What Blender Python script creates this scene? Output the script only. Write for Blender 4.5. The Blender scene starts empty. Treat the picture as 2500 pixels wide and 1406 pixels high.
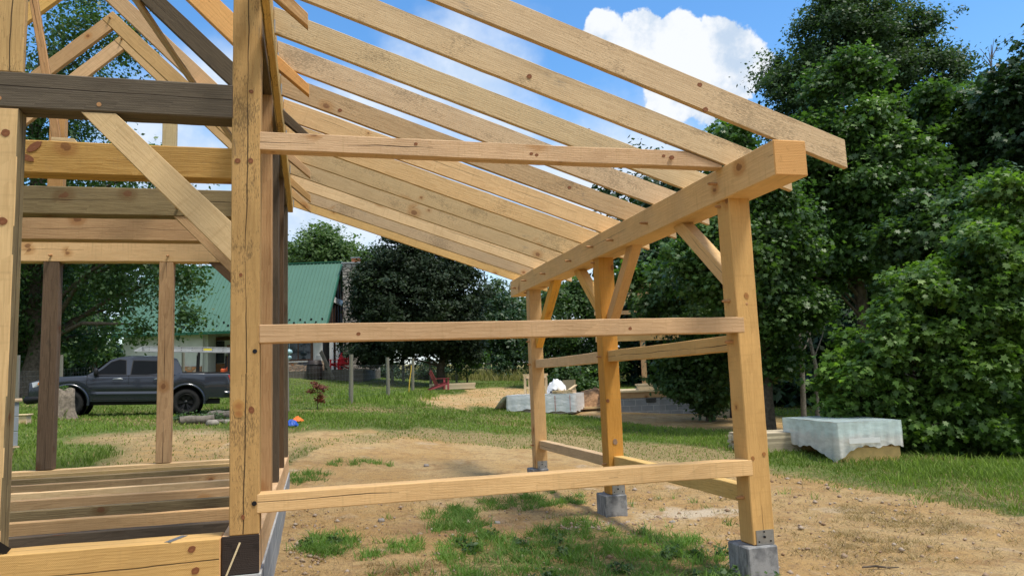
import bpy, bmesh, math, random
import numpy as np
from mathutils import Vector, Matrix
random.seed(7); RNG = np.random.default_rng(11)
sc = bpy.context.scene; COL = sc.collection
R = math.radians
GZ = 1.67            # everything is laid out with z = 0 at eye height, then lifted by GZ

# ------------------------------------------------------------------ camera
YAW, PIT, ROL, FPX = R(14.8353), R(6.9613), R(-2.114), 1847.97
CAM = Vector((.3626, -5.6101, 0))
FW = Vector((math.sin(YAW)*math.cos(PIT), math.cos(YAW)*math.cos(PIT), math.sin(PIT)))
RT0 = Vector((math.cos(YAW), -math.sin(YAW), 0)); UP0 = RT0.cross(FW)
RT = RT0*math.cos(ROL)+UP0*math.sin(ROL); UP = UP0*math.cos(ROL)-RT0*math.sin(ROL)
FH = Vector((math.sin(YAW), math.cos(YAW), 0))
def PA(px, py, A):   # point at depth A metres along the optical axis
    return CAM+(FW+RT*((px-1250)/FPX)-UP*((py-703)/FPX))*A
cd = bpy.data.cameras.new('camera'); cam = bpy.data.objects.new('camera', cd); COL.objects.link(cam)
cd.sensor_width = 36; cd.lens = FPX/2500*36; cd.clip_start = .05; cd.clip_end = 2000
M = Matrix((RT, UP, -FW)).transposed().to_4x4(); M.translation = CAM; cam.matrix_world = M
sc.camera = cam

# ------------------------------------------------------------------ object helpers
def link(o, parent=None):
    COL.objects.link(o)
    if parent: o.parent = parent
    return o
def thing(name, label, cat, loc=(0,0,0), rz=0, group=None):
    o = bpy.data.objects.new(name, None); o.empty_display_size = .2
    o.location = loc; o.rotation_euler = (0,0,rz); link(o)
    o['label'] = label; o['category'] = cat
    if group: o['group'] = group
    return o
def tag(o, label=None, cat=None, group=None, kind=None):
    for k, v in (('label',label),('category',cat),('group',group),('kind',kind)):
        if v: o[k] = v
    return o
def newobj(name, me, m, parent=None, mat=None):
    if m is not None: me.materials.append(m)
    o = bpy.data.objects.new(name, me); link(o, parent)
    if mat is not None: o.matrix_local = mat
    return o
def copy_tree(o, parent=None):
    c = o.copy(); COL.objects.link(c); c.parent = parent
    for ch in [x for x in bpy.data.objects if x.parent == o]: copy_tree(ch, c)
    return c
def mesh_np(name, V, F, smooth=False):
    """V (n,3), F list of (m,k) int arrays (faces of equal size k)."""
    me = bpy.data.meshes.new(name); V = np.asarray(V, np.float32)
    me.vertices.add(len(V)); me.vertices.foreach_set('co', V.ravel())
    if not isinstance(F, list): F = [F]
    idx = np.concatenate([f.ravel() for f in F]).astype(np.int32)
    tot = np.concatenate([np.full(len(f), f.shape[1]) for f in F]).astype(np.int32)
    st = np.concatenate([[0], np.cumsum(tot)[:-1]]).astype(np.int32)
    me.loops.add(len(idx)); me.loops.foreach_set('vertex_index', idx)
    me.polygons.add(len(tot)); me.polygons.foreach_set('loop_start', st); me.polygons.foreach_set('loop_total', tot)
    if smooth: me.polygons.foreach_set('use_smooth', np.ones(len(tot), bool))
    me.update(calc_edges=True); return me
class MB:
    def __init__(s): s.v = []; s.f = []; s.sm = []
    def add(s, V, F, sm=False):
        n = len(s.v); s.v += [tuple(p) for p in V]; s.f += [tuple(i+n for i in f) for f in F]; s.sm += [sm]*len(F); return s
    def box(s, x0, x1, y0, y1, z0, z1, M=None):
        V = [Vector((x,y,z)) for z in (z0,z1) for y in (y0,y1) for x in (x0,x1)]
        if M is not None: V = [M@p for p in V]
        return s.add(V, [(0,2,3,1),(4,5,7,6),(0,1,5,4),(2,6,7,3),(0,4,6,2),(1,3,7,5)])
    def obox(s, a, b, w, h, up=(0,0,1)):
        a = Vector(a); b = Vector(b); M = frame(a, b, up); L = (b-a).length
        return s.box(-L/2, L/2, -w/2, w/2, -h/2, h/2, M)
    def prism(s, poly, y0, y1, fn=None):      # polygon in x,z extruded along y
        n = len(poly); fn = fn or (lambda x,y,z: (x,y,z))
        V = [fn(x,y0,z) for x,z in poly]+[fn(x,y1,z) for x,z in poly]
        ar = sum(poly[i][0]*poly[(i+1)%n][1]-poly[(i+1)%n][0]*poly[i][1] for i in range(n))
        F = [tuple(range(n)), tuple(range(2*n-1,n-1,-1))]+[((i+1)%n, i, i+n, (i+1)%n+n) for i in range(n)]
        if (ar < 0) != (y1 < y0): F = [f[::-1] for f in F]
        return s.add(V, F)
    def tube(s, pts, rad, n=8, caps=True, sm=True):
        pts = [Vector(p) for p in pts]; k = len(pts); rad = rad if hasattr(rad,'__len__') else [rad]*k
        V = []; t0 = None
        for i, p in enumerate(pts):
            t = (pts[min(i+1,k-1)]-pts[max(i-1,0)]).normalized()
            u = t.orthogonal().normalized() if t0 is None else (u-t*u.dot(t)).normalized()
            w = t.cross(u); t0 = t
            V += [p+(u*math.cos(2*math.pi*j/n)+w*math.sin(2*math.pi*j/n))*rad[i] for j in range(n)]
        F = [(i*n+j, i*n+(j+1)%n, (i+1)*n+(j+1)%n, (i+1)*n+j) for i in range(k-1) for j in range(n)]
        s.add(V, F, sm)
        if caps: s.add(V[:n], [tuple(range(n))[::-1]]); s.add(V[-n:], [tuple(range(n))])
        return s
    def lathe(s, prof, n=24, M=None, sm=True):   # (r, z) profile about z
        V = [Vector((r*math.cos(2*math.pi*j/n), r*math.sin(2*math.pi*j/n), z)) for r,z in prof for j in range(n)]
        if M is not None: V = [M@p for p in V]
        return s.add(V, [(i*n+j, i*n+(j+1)%n, (i+1)*n+(j+1)%n, (i+1)*n+j) for i in range(len(prof)-1) for j in range(n)], sm)
    def build(s, name, m, parent=None, mat=None, bevel=0, seg=1):
        me = bpy.data.meshes.new(name); me.from_pydata(s.v, [], s.f)
        me.polygons.foreach_set('use_smooth', s.sm)
        if bevel:
            b = bmesh.new(); b.from_mesh(me); bmesh.ops.remove_doubles(b, verts=b.verts, dist=1e-5)
            bmesh.ops.recalc_face_normals(b, faces=b.faces)
            ed = [e for e in b.edges if len(e.link_faces) == 2 and e.calc_face_angle(0) > .5]
            bmesh.ops.bevel(b, geom=ed, offset=bevel, segments=seg, affect='EDGES', profile=.5)
            b.to_mesh(me); b.free()
        me.update(); return newobj(name, me, m, parent, mat)
def rough(o, bow=.004, chip=.0010):
    me = o.data; xs_ = [v.co.x for v in me.vertices]; x0, x1 = min(xs_), max(xs_); L = x1-x0
    if L < .9: return o
    b = bmesh.new(); b.from_mesh(me); n = min(int(L/.16), 30)
    for i in range(1, n):
        bmesh.ops.bisect_plane(b, geom=b.verts[:]+b.edges[:]+b.faces[:], plane_co=(x0+L*i/n+random.uniform(-.03,.03),0,0), plane_no=(1,0,0), dist=.0005)
    by, bz, ph = random.uniform(-1,1)*bow, random.uniform(-1,1)*bow, random.uniform(0,6)
    for v in b.verts:
        f = (v.co.x-x0)/L; w = math.sin(math.pi*f); e = min(1, 8*f, 8*(1-f)); v.co.y += by*w*min(L/3,1.4)+random.gauss(0,chip)*e*.6; v.co.z += bz*w*min(L/3,1.4)+.0015*math.sin(7*f*L/3+ph)*e+random.gauss(0,chip)*e
    b.to_mesh(me); b.free(); me.update(); return o
def frame(a, b, up=(0,0,1)):
    a = Vector(a); b = Vector(b); x = (b-a).normalized(); z = Vector(up); z = (z-x*z.dot(x)).normalized(); y = z.cross(x)
    M = Matrix((x,y,z)).transposed().to_4x4(); M.translation = (a+b)/2; return M

# ------------------------------------------------------------------ node helpers
class NT:
    def __init__(s, name):
        s.m = bpy.data.materials.new(name); s.m.use_nodes = True; s.t = s.m.node_tree; s.n = s.t.nodes; s.l = s.t.links
        s.b = s.n['Principled BSDF']
    def nd(s, typ, **kw):
        n = s.n.new('ShaderNode'+typ)
        for k, v in kw.items(): setattr(n, k, v)
        return n
    def put(s, sock, v):
        if isinstance(v, bpy.types.NodeSocket): s.l.new(v, sock)
        elif v is not None:
            if hasattr(v,'__len__') and len(v) == 3 and sock.type == 'RGBA': v = (*v, 1)
            sock.default_value = v
    def math(s, op, a, b=None, c=None, clamp=False):
        n = s.nd('Math', operation=op, use_clamp=clamp)
        for i, v in enumerate((a,b,c)): s.put(n.inputs[i], v)
        return n.outputs[0]
    def vec(s, op, a, b=None):
        n = s.nd('VectorMath', operation=op); s.put(n.inputs[0], a); s.put(n.inputs[1], b)
        return n.outputs['Value' if op in ('LENGTH','DOT_PRODUCT','DISTANCE') else 0]
    def mix(s, f, a, b, mode='MIX'):
        n = s.nd('Mix', data_type='RGBA', blend_type=mode); s.put(n.inputs[0], f); s.put(n.inputs[6], a); s.put(n.inputs[7], b); return n.outputs[2]
    def noise(s, v, scale=5, det=3, rough=.5, dim='3D', dist=0):
        n = s.nd('TexNoise', noise_dimensions=dim); s.put(n.inputs['Vector'], v)
        n.inputs['Scale'].default_value = scale; n.inputs['Detail'].default_value = det; n.inputs['Roughness'].default_value = rough
        n.inputs['Distortion'].default_value = dist; return n.outputs[0]
    def ramp(s, f, lo, hi, a=0., b=1., smooth=True):
        n = s.nd('MapRange', interpolation_type='SMOOTHSTEP' if smooth else 'LINEAR'); n.clamp = True
        for k, v in (('Value',f),('From Min',lo),('From Max',hi),('To Min',a),('To Max',b)): s.put(n.inputs[k], v)
        return n.outputs[0]
    def combine(s, x, y, z):
        n = s.nd('CombineXYZ'); s.put(n.inputs[0],x); s.put(n.inputs[1],y); s.put(n.inputs[2],z); return n.outputs[0]
    def sep(s, v):
        n = s.nd('SeparateXYZ'); s.put(n.inputs[0], v); return n.outputs
    def bump(s, h, strength=.3, dist=.01):
        n = s.nd('Bump'); n.inputs['Strength'].default_value = strength; n.inputs['Distance'].default_value = dist; s.put(n.inputs['Height'], h); s.l.new(n.outputs[0], s.b.inputs['Normal'])
    def done(s, col=None, rough=None, metal=None, spec=None, **kw):
        for k, v in (('Base Color',col),('Roughness',rough),('Metallic',metal),('Specular IOR Level',spec)):
            if v is not None: s.put(s.b.inputs[k], v)
        for k, v in kw.items(): s.put(s.b.inputs[k.replace('_',' ')], v)
        return s.m
def plain(name, col, rough=.6, metal=0, spec=.4, var=.12, scale=6, bump=0, **kw):
    t = NT(name); co = t.nd('TexCoord').outputs['Object']; n = t.noise(co, scale, 4, .6)
    c = t.mix(t.ramp(n, .3, .7), tuple(x*(1-var) for x in col), tuple(min(1,x*(1+var)) for x in col))
    if bump: t.bump(t.noise(co, scale*6, 3), bump, .01)
    return t.done(c, rough, metal, spec, **kw)

# ------------------------------------------------------------------ wood
def wood(name, light, dark, knot=.6, stain=.2, stain_col=(.12,.105,.09), streak=.5, crack=.0, saw=.3, ring=.3, speck=0., kscale=1.8, rough=.75, stain_scale=1.):
    t = NT(name); tc = t.nd('TexCoord'); oi = t.nd('ObjectInfo'); rnd = oi.outputs['Random']
    off = t.combine(t.math('MULTIPLY', rnd, 57.), t.math('MULTIPLY', rnd, 31.), t.math('MULTIPLY', rnd, 83.))
    P = tc.outputs['Object']; N = t.sep(tc.outputs['Normal']); p = t.sep(P); x, y, z = p[0], p[1], p[2]
    top = t.math('GREATER_THAN', t.math('ABSOLUTE', N[2]), .7); end = t.math('GREATER_THAN', t.math('ABSOLUTE', N[0]), .7)
    v = t.math('ADD', t.math('MULTIPLY', z, t.math('SUBTRACT', 1., top)), t.math('MULTIPLY', y, top))
    sgn = t.math('ADD', t.math('MULTIPLY', N[1], 3.1), t.math('MULTIPLY', N[2], 5.7))
    U = t.math('ADD', x, t.math('MULTIPLY', rnd, 57.)); V = t.math('ADD', v, t.math('ADD', sgn, t.math('MULTIPLY', rnd, 23.)))
    uv = t.combine(U, V, sgn)
    q = t.vec('ADD', P, off); qs = t.sep(q)
    # annual rings round a pith that wanders
    wn = t.math('SUBTRACT', t.noise(t.combine(t.math('MULTIPLY',U,.9), t.math('MULTIPLY',V,3.), sgn), 1.6, 3), .5)
    # knots
    vo = t.nd('TexVoronoi', voronoi_dimensions='2D', feature='F1'); t.put(vo.inputs['Vector'], t.combine(t.math('MULTIPLY',U,.8), V, 0.)); vo.inputs['Scale'].default_value = kscale; vo.inputs['Randomness'].default_value = 1.
    kd = vo.outputs['Distance']; kr = t.sep(vo.outputs['Color'])[0]
    kd2 = t.math('ADD', kd, t.math('MULTIPLY', t.math('SUBTRACT', t.noise(uv, 30, 2), .5), .03))
    krad = t.math('MULTIPLY_ADD', kr, .055, .012)
    kon = t.math('GREATER_THAN', t.sep(vo.outputs['Color'])[1], 1.-knot)
    kcore = t.math('MULTIPLY', t.ramp(t.math('SUBTRACT', kd2, krad), .012, -.012), kon)
    khalo = t.math('MULTIPLY', t.ramp(t.math('SUBTRACT', kd2, t.math('MULTIPLY',krad,2.4)), .05, -.05), kon)
    kpush = t.math('MULTIPLY', t.math('MULTIPLY', t.math('POWER', 2.718, t.math('MULTIPLY', kd, -16.)), kon), .05)
    py = t.math('MULTIPLY_ADD', rnd, .5, -.25); yy = t.math('ADD', y, py); zz = t.math('ADD', z, t.math('MULTIPLY_ADD', t.math('FRACT', t.math('MULTIPLY', rnd, 7.3)), .5, -.25))
    r = t.math('SQRT', t.math('ADD', t.math('MULTIPLY', yy, yy), t.math('MULTIPLY', zz, zz)))
    r = t.math('ADD', t.math('ADD', r, t.math('MULTIPLY', wn, .055)), kpush)
    rg = t.math('FRACT', t.math('MULTIPLY', r, 62.)); rg = t.math('POWER', rg, 2.2)
    # fibre streaks
    fs = t.noise(t.combine(t.math('MULTIPLY', U, 1.4), t.math('MULTIPLY', V, 30.), sgn), 2.2, 4, .6)
    fine = t.noise(t.combine(t.math('MULTIPLY', U, 14.), t.math('MULTIPLY', V, 120.), sgn), 1., 3, .7)
    blot = t.noise(t.combine(U, t.math('MULTIPLY', V, 2.), sgn), 1.7, 4, .6)
    col = t.mix(t.math('ADD', t.math('MULTIPLY', rg, ring), t.math('MULTIPLY', t.ramp(fs,.35,.7), streak), clamp=True), light, dark)
    hv = t.nd('HueSaturation'); t.put(hv.inputs['Color'], col); t.put(hv.inputs['Hue'], t.math('MULTIPLY_ADD', t.math('FRACT', t.math('MULTIPLY', rnd, 29.3)), .017, .494)); t.put(hv.inputs['Value'], t.math('ADD', t.math('MULTIPLY_ADD', rnd, .32, .82), t.math('MULTIPLY', t.math('SUBTRACT', blot, .5), .5))); t.put(hv.inputs['Saturation'], t.math('MULTIPLY_ADD', t.math('FRACT', t.math('MULTIPLY', rnd, 13.7)), .28, .82)); col = hv.outputs[0]
    # grey weather stains drawn out along the grain
    sn = t.noise(t.combine(t.math('MULTIPLY',U,1.3*stain_scale), t.math('MULTIPLY',V,4.*stain_scale), t.math('ADD', sgn, 9.)), 1.5, 5, .62)
    sf = t.noise(t.combine(t.math('MULTIPLY', U, 9.), t.math('MULTIPLY', V, 70.), sgn), 1.3, 3, .7)
    sm = t.ramp(t.math('ADD', sn, t.math('MULTIPLY', t.math('SUBTRACT', sf, .5), .34)), .76-.42*stain, .86-.3*stain)
    col = t.mix(t.math('MULTIPLY', sm, .72), col, stain_col)
    if speck:
        sp = t.noise(t.combine(t.math('MULTIPLY', U, 34.), t.math('MULTIPLY', V, 170.), sgn), 1., 4, .65)
        spm = t.ramp(t.math('ADD', sp, t.math('MULTIPLY', t.math('SUBTRACT', blot, .5), 1.)), .58, .70)
        col = t.mix(t.math('MULTIPLY', spm, speck), col, (.05,.036,.02))
    sv = None
    if saw:
        sv = t.math('SINE', t.math('MULTIPLY', t.math('ADD', t.math('ADD', U, t.math('MULTIPLY', V, .8)), t.math('MULTIPLY', wn, .03)), 620.))
        sb = t.noise(t.combine(t.math('MULTIPLY', U, 40.), t.math('MULTIPLY', V, 3.), sgn), 1., 2)
        col = t.mix(t.math('MULTIPLY', t.ramp(sb, .5, .8), saw*.55), col, tuple(c*.62 for c in light))
    col = t.mix(t.math('MULTIPLY', khalo, .55), col, tuple(c*f for c, f in zip(dark, (.85,.68,.5))))
    krg = t.math('FRACT', t.math('MULTIPLY', kd2, 90.))
    col = t.mix(t.math('MULTIPLY', kcore, t.math('MULTIPLY_ADD', krg, .3, .5)), col, (.14,.048,.018))
    h = t.math('ADD', t.math('MULTIPLY', rg, .5), t.math('ADD', t.math('MULTIPLY', fine, .7), t.math('MULTIPLY', fs, .6)))
    if sv is not None: h = t.math('ADD', h, t.math('MULTIPLY', sv, .10))
    if crack:
        cw = t.math('SUBTRACT', t.noise(t.combine(U, 0., sgn), 1.1, 4, .5), .5)
        dv = t.math('ABSOLUTE', t.math('SUBTRACT', v, t.math('ADD', t.math('MULTIPLY', cw, .07), t.math('MULTIPLY_ADD', rnd, .06, -.03))))
        wd = t.ramp(t.noise(t.combine(U, 5., sgn), .9, 2), .62-.3*crack, .8-.3*crack, 0., .0034, smooth=False)
        cm = t.math('MULTIPLY', t.math('MULTIPLY', t.math('GREATER_THAN', wd, .0004), t.ramp(t.math('SUBTRACT', dv, wd), .0016, -.0006)), t.math('SUBTRACT', 1., end))
        col = t.mix(t.math('MULTIPLY', cm, .85), col, (.018,.011,.006)); h = t.math('SUBTRACT', h, t.math('MULTIPLY', cm, 3.))
    # sawn ends: rings only, rosier
    er = t.math('FRACT', t.math('MULTIPLY', t.math('ADD', t.math('SQRT', t.math('ADD', t.math('MULTIPLY', yy, yy), t.math('MULTIPLY', zz, zz))), t.math('MULTIPLY', t.math('SUBTRACT', t.noise(q, 9, 3), .5), .02)), 75.))
    ecol = t.mix(t.math('MULTIPLY', er, .35), tuple(c*f for c, f in zip(light, (.95,.93,1.05))), tuple(c*f for c, f in zip(dark, (1,.9,1))))
    ecol = t.mix(t.math('MULTIPLY', t.ramp(t.noise(q, 14, 3), .6, .72), .5), ecol, tuple(c*.5 for c in dark))
    col = t.mix(end, col, ecol)
    t.bump(h, .5, .005)
    return t.done(col, rough, 0, .25)
W_FRESH = wood('fresh_pine', (.67,.375,.118), (.49,.245,.066), knot=.25, stain=-.2, streak=.35, crack=.12, saw=.5, ring=.25)
W_GIRT = wood('girt_pine', (.68,.44,.20), (.51,.295,.11), knot=.3, stain=-.08, streak=.4, crack=.3, saw=.6, ring=.35)
W_RAFT = wood('rafter_pine', (.63,.445,.235), (.46,.295,.135), knot=.3, stain=.3, stain_col=(.20,.175,.14), streak=.5, crack=0, saw=.35, ring=.4, speck=.45)
W_MID = wood('tie_pine', (.56,.335,.145), (.38,.20,.075), knot=.65, stain=.06, streak=.55, crack=.7, saw=.5, ring=.45)
W_OLIVE = wood('grey_olive_pine', (.25,.19,.095), (.15,.105,.05), knot=.5, stain=.3, stain_col=(.11,.10,.075), streak=.7, crack=.7, saw=.3, ring=.6)
W_OLD = wood('weathered_post', (.52,.325,.11), (.34,.195,.06), knot=.3, stain=.24, stain_col=(.11,.092,.068), streak=.5, crack=1.0, saw=.4, ring=.25, speck=.55)
W_DARK = wood('dark_old_oak', (.125,.094,.060), (.068,.050,.032), knot=.3, stain=.3, stain_col=(.050,.042,.032), streak=.6, crack=.9, saw=.2, ring=.3)
W_DARKRED = wood('dark_brown_post', (.15,.098,.056), (.085,.054,.031), knot=.3, stain=.3, stain_col=(.065,.052,.038), streak=.6, crack=.5, saw=.2, ring=.3)
W_JOIST = wood('joist_pine', (.68,.44,.20), (.50,.295,.11), knot=.5, stain=.0, streak=.45, crack=.1, saw=.45, ring=.3)
W_PALE = wood('pale_lumber', (.68,.53,.31), (.5,.35,.18), knot=.5, stain=-.05, streak=.4, crack=.2, saw=.3, ring=.3)
W_CHAR = wood('blackened_sill_end', (.04,.03,.022), (.014,.011,.009), knot=.2, stain=.5, stain_col=(.012,.011,.01), streak=.6, crack=.8, saw=.1, ring=.5)
W_GREYPOST = wood('grey_fence_post', (.24,.235,.18), (.15,.14,.105), knot=.4, stain=.2, stain_col=(.11,.12,.09), streak=.6, crack=.4, saw=.1, ring=.3)
W_SILL = wood('sill_pine', (.69,.41,.155), (.52,.28,.09), knot=.15, stain=-.2, streak=.35, crack=1.0, saw=.4, ring=.25)
W_PEG = plain('oak_peg', (.42,.22,.09), .7, var=.2, scale=30)
# ------------------------------------------------------------------ materials for the yard
CONC = NT('concrete'); _c = CONC.nd('TexCoord').outputs['Object']
_n1 = CONC.noise(_c, 5, 5, .65); _n2 = CONC.noise(_c, 60, 3, .6); _z = CONC.sep(_c)[2]
_w = CONC.ramp(CONC.noise(CONC.combine(CONC.sep(_c)[0], CONC.sep(_c)[1], CONC.math('MULTIPLY', _z, 5.)), 6, 4, .6), .42, .62)
CONC.bump(CONC.math('ADD', _n2, _n1), .35, .004)
CONC = CONC.done(CONC.mix(CONC.ramp(CONC.noise(_c, 120, 2), .66, .72), CONC.mix(_w, CONC.mix(CONC.ramp(_n1,.35,.65), (.13,.135,.14), (.22,.225,.23)), (.30,.305,.305)), (.06,.06,.06)), .9, 0, .2)
BLOCK = plain('grey_block', (.30,.32,.335), .92, spec=.2, var=.12, scale=8, bump=.4)
GALV = plain('galvanised_steel', (.36,.38,.39), .42, .85, var=.12, scale=25)
BLACK = plain('black_steel', (.012,.012,.013), .35, .3, var=.1)
BOLT = plain('bolt_head', (.02,.02,.025), .35, .6)

# ------------------------------------------------------------------ timber frame with lean-to
BARN = thing('timber_frame', 'pine timber frame of an unfinished barn with open lean-to rafters and concrete piers', 'timber frame', (0,0,-GZ))
RV = Vector((0,0,-GZ))
def bar(name, axis, x0, x1, y0, y1, z0, z1, m, parent=None, bev=.006, label=None):
    d = {'X': Matrix(((1,0,0),(0,1,0),(0,0,1))), 'Y': Matrix(((0,-1,0),(1,0,0),(0,0,1))), 'Z': Matrix(((0,1,0),(0,0,1),(1,0,0)))}[axis].to_4x4()
    c = Vector(((x0+x1)/2,(y0+y1)/2,(z0+z1)/2)); S = (x1-x0, y1-y0, z1-z0)
    L = {'X': S, 'Y': (S[1],S[0],S[2]), 'Z': (S[2],S[0],S[1])}[axis]
    d.translation = c-RV
    b = MB(); b.box(-L[0]/2,L[0]/2,-L[1]/2,L[1]/2,-L[2]/2,L[2]/2)
    o = rough(b.build(name, m, parent or BARN, d, bevel=bev)) if name != 'pier' else b.build(name, m, parent or BARN, d, bevel=bev)
    if label: o['label'] = label
    return o
def strut(name, a, b, w, h, m, up=(0,0,1), bev=.006, label=None):
    M = frame(a, b, up); L = (Vector(b)-Vector(a)).length; M.translation = M.translation-RV
    k = MB(); k.box(-L/2,L/2,-w/2,w/2,-h/2,h/2); o = rough(k.build(name, m, BARN, M, bevel=bev))
    if label: o['label'] = label
    return o
def xzplate(name, poly, y0, y1, d, m, label=None, bev=.004):
    """board with an outline in the x,z plane, grain along direction d=(dx,dz)"""
    c = Vector((sum(p[0] for p in poly)/len(poly), (y0+y1)/2, sum(p[1] for p in poly)/len(poly)))
    ex = Vector((d[0],0,d[1])).normalized(); ez = Vector((-ex.z,0,ex.x)); ey = ez.cross(ex)
    M = Matrix((ex,ey,ez)).transposed().to_4x4(); M.translation = c-RV
    lp = [((Vector((x,c.y,z))-c).dot(ex), (Vector((x,c.y,z))-c).dot(ez)) for x,z in poly]; hh = abs(y1-y0)/2
    k = MB(); k.prism(lp, -hh, hh); o = rough(k.build(name, m, BARN, M, bevel=bev))
    if label: o['label'] = label
    return o
def sub(name, mb, m, parent):   # sub-part given in barn coordinates
    o = mb.build(name, m, parent); o.matrix_local = parent.matrix_basis.inverted()@Matrix.Translation(-RV); return o
def peg(parent, a, b, r=.0135):
    k = MB(); a = Vector(a); b = Vector(b); k.tube([a, a.lerp(b,.8), b], [r, r, r*.55], 8); sub('peg', k, W_PEG, parent)

W0, W1 = 3.7777, 3.9777
SILL = -.974; PT, PB = 1.743, 1.467; PX0, PX1 = 3.7456, 4.0297
TY = (0, 1.5, 3.06, 4.55, 6.2)
LX = -4.74
# sills, floor joists
s_ = bar('sill', 'Y', -.245, 0, .0, 6.42, -1.232, SILL, W_OLIVE, label='long pale sill with a blackened sawn end')
s_.data.materials.append(W_CHAR)
s_.data.materials[0] = W_JOIST
for pl in s_.data.polygons:
    if pl.normal.x < -.5: pl.material_index = 1
bar('sill', 'Y', LX, LX+.245, .0, 6.42, -1.232, SILL, W_JOIST)
fs = bar('sill', 'X', LX+.248, -.247, -.035, .21, -1.24, SILL-.002, W_SILL, label='thick fresh pine sill across the front')
bar('sill', 'X', LX+.248, -.247, 6.2, 6.4, -1.232, SILL-.003, W_JOIST)
k = MB(); 
for i in range(3): k.box(-.575+.0, -.53, .0+i*.05, .045+i*.05, SILL-.0015, SILL+.001)
k = MB(); k.obox((-.575,-.03,SILL), (-.50,.17,SILL), .045, .004); sub('metal_strap', k, GALV, fs)
for i, yy in enumerate((.64,1.36,2.06,2.82,3.52,4.28,5.03,5.62)):
    m = (W_DARK, W_JOIST, W_OLIVE, W_JOIST, W_JOIST, W_MID, W_OLIVE, W_JOIST)[i]
    bar('joist', 'X', LX+.246, -.246, yy, yy+.085, SILL-.20, SILL-.004-.002*(i%2), m)
# strap on the sill corner, black sill end streak, foundation
k = MB(); k.box(LX, .012, -.01, .21, -1.95, -1.235)
k = MB()
k.box(-.24, .012, -.012, 6.43, -2.0, -1.2345); k.box(LX, LX+.24, -.012, 6.43, -2.0, -1.2345)
k.box(LX+.241, -.241, -.012, .2, -2.0, -1.2345); k.box(LX+.241, -.241, 6.21, 6.43, -2.0, -1.2345)
FB = NT('block_wall'); _t = FB.nd('TexCoord').outputs['Object']; _s = FB.sep(_t)
br = FB.nd('TexBrick'); br.offset = .5; br.inputs['Scale'].default_value = 1; br.inputs['Brick Width'].default_value = .40; br.inputs['Row Height'].default_value = .2; br.inputs['Mortar Size'].default_value = .009
FB.put(br.inputs['Vector'], FB.combine(FB.math('ADD', _s[0], _s[1]), FB.math('ADD', _s[2], .035), 0.)); FB.put(br.inputs['Color1'], (.25,.27,.29)); FB.put(br.inputs['Color2'], (.33,.35,.37)); FB.put(br.inputs['Mortar'], (.45,.46,.46))
FB.bump(FB.math('ADD', FB.math('MULTIPLY', br.outputs['Fac'], -.8), FB.noise(_t, 90, 3)), .5, .006)
FB = FB.done(FB.mix(FB.ramp(FB.noise(_t, 5, 4), .4, .65, 0., .35), br.outputs['Color'], (.2,.2,.2)), .93, 0, .2)
o = k.build('foundation_wall', FB, BARN); o.location = -RV

# posts of the main frame
def post(x0, y0, z0, z1, sx, sy, m, label=None): return bar('post', 'Z', x0, x0+sx, y0, y0+sy, z0, z1, m, label=label)
P0 = post(-.1956, 0, SILL, 2.95, .1956, .2, W_OLD, 'weathered yellow-brown corner post with a long crack')
PL = post(-1.76, 0, SILL-.0, 1.95, .2, .15, W_GIRT, 'fresh pine door post under the dark tie beam')
PL.data.materials.append(W_OLIVE)
for pl in PL.data.polygons:
    if pl.normal.y > .7: pl.material_index = 1
post(-1.74, .0, 2.205, 3.6, .19, .06, W_OLD, 'short weathered stud standing on the dark tie beam')
for i, yy in enumerate((1.5, 2.92, 4.42, 5.95)):
    post(-.2, yy, SILL, 2.9, .2, .2, (W_MID, W_DARK, W_DARKRED, W_DARK)[i], ('pale brown wall post right behind the corner post', 'dark wall post', 'dark brown wall post', 'dark rear corner post')[i])
for yy in TY: post(LX, yy, SILL, 2.9, .2, .2, W_MID)
post(-3.30, 6.2, SILL, 1.9, .2, .18, W_DARKRED, 'dark brown rear post with a pale right edge')
post(-1.80, 6.2, SILL, 1.9, .19, .18, W_MID, 'brown rear post')
post(-3.30, 6.22, 2.2, 4.30, .2, .15, W_FRESH); post(-1.80, 6.22, 2.2, 4.55, .19, .15, W_PALE)
# tie beams and their braces
TM = (W_DARK, W_MID, W_OLIVE, W_MID, W_GIRT)
TL = ('dark old tie beam across the front with two pale pegs', 'brown knotty tie beam', 'grey olive tie beam', 'pine tie beam with two round knots', 'pale rear tie beam')
ties = []
for i, yy in enumerate(TY):
    z0 = (1.952, 1.905, 1.895, 1.90, 1.895)[i]
    ties.append(bar('tie_beam', 'X', LX+.01, -.19, yy-.004, yy+.2, z0, 2.205-.012*(i > 0), TM[i], bev=.009, label=TL[i]))
peg(ties[0], (-1.68,-.006,2.015), (-1.68,.05,2.015), .016); peg(ties[0], (-1.07,-.006,2.005), (-1.07,.05,2.005), .016)
def tie_brace(y0, xa, xb, za, zb, m, t=.085, lab=None):  # xa,xb: top edge extent on the tie; za,zb: extent down the post
    xzplate('brace', [(xa,1.95),(xb,1.95),(-.19,za),(-.19,zb)], y0, y0+t, (1,-1), m, label=lab)
tie_brace(.004, -1.185, -.962, 1.185, .90, W_GIRT, lab='wide brown brace from the dark tie beam to the corner post')
tie_brace(3.07, -1.15, -.90, 1.23, .95, W_MID); tie_brace(6.21, -1.19, -.95, 1.25, .97, W_DARKRED, lab='reddish brown rear brace')
for yy, tt, xs in ((3.056,ties[2],(-1.05,)),(6.196,ties[4],(-3.2,-1.68,-1.0))):
    for xx in xs: peg(tt, (xx, yy-.0, 1.99), (xx-.0, yy-.13, 1.965), .014)
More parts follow.
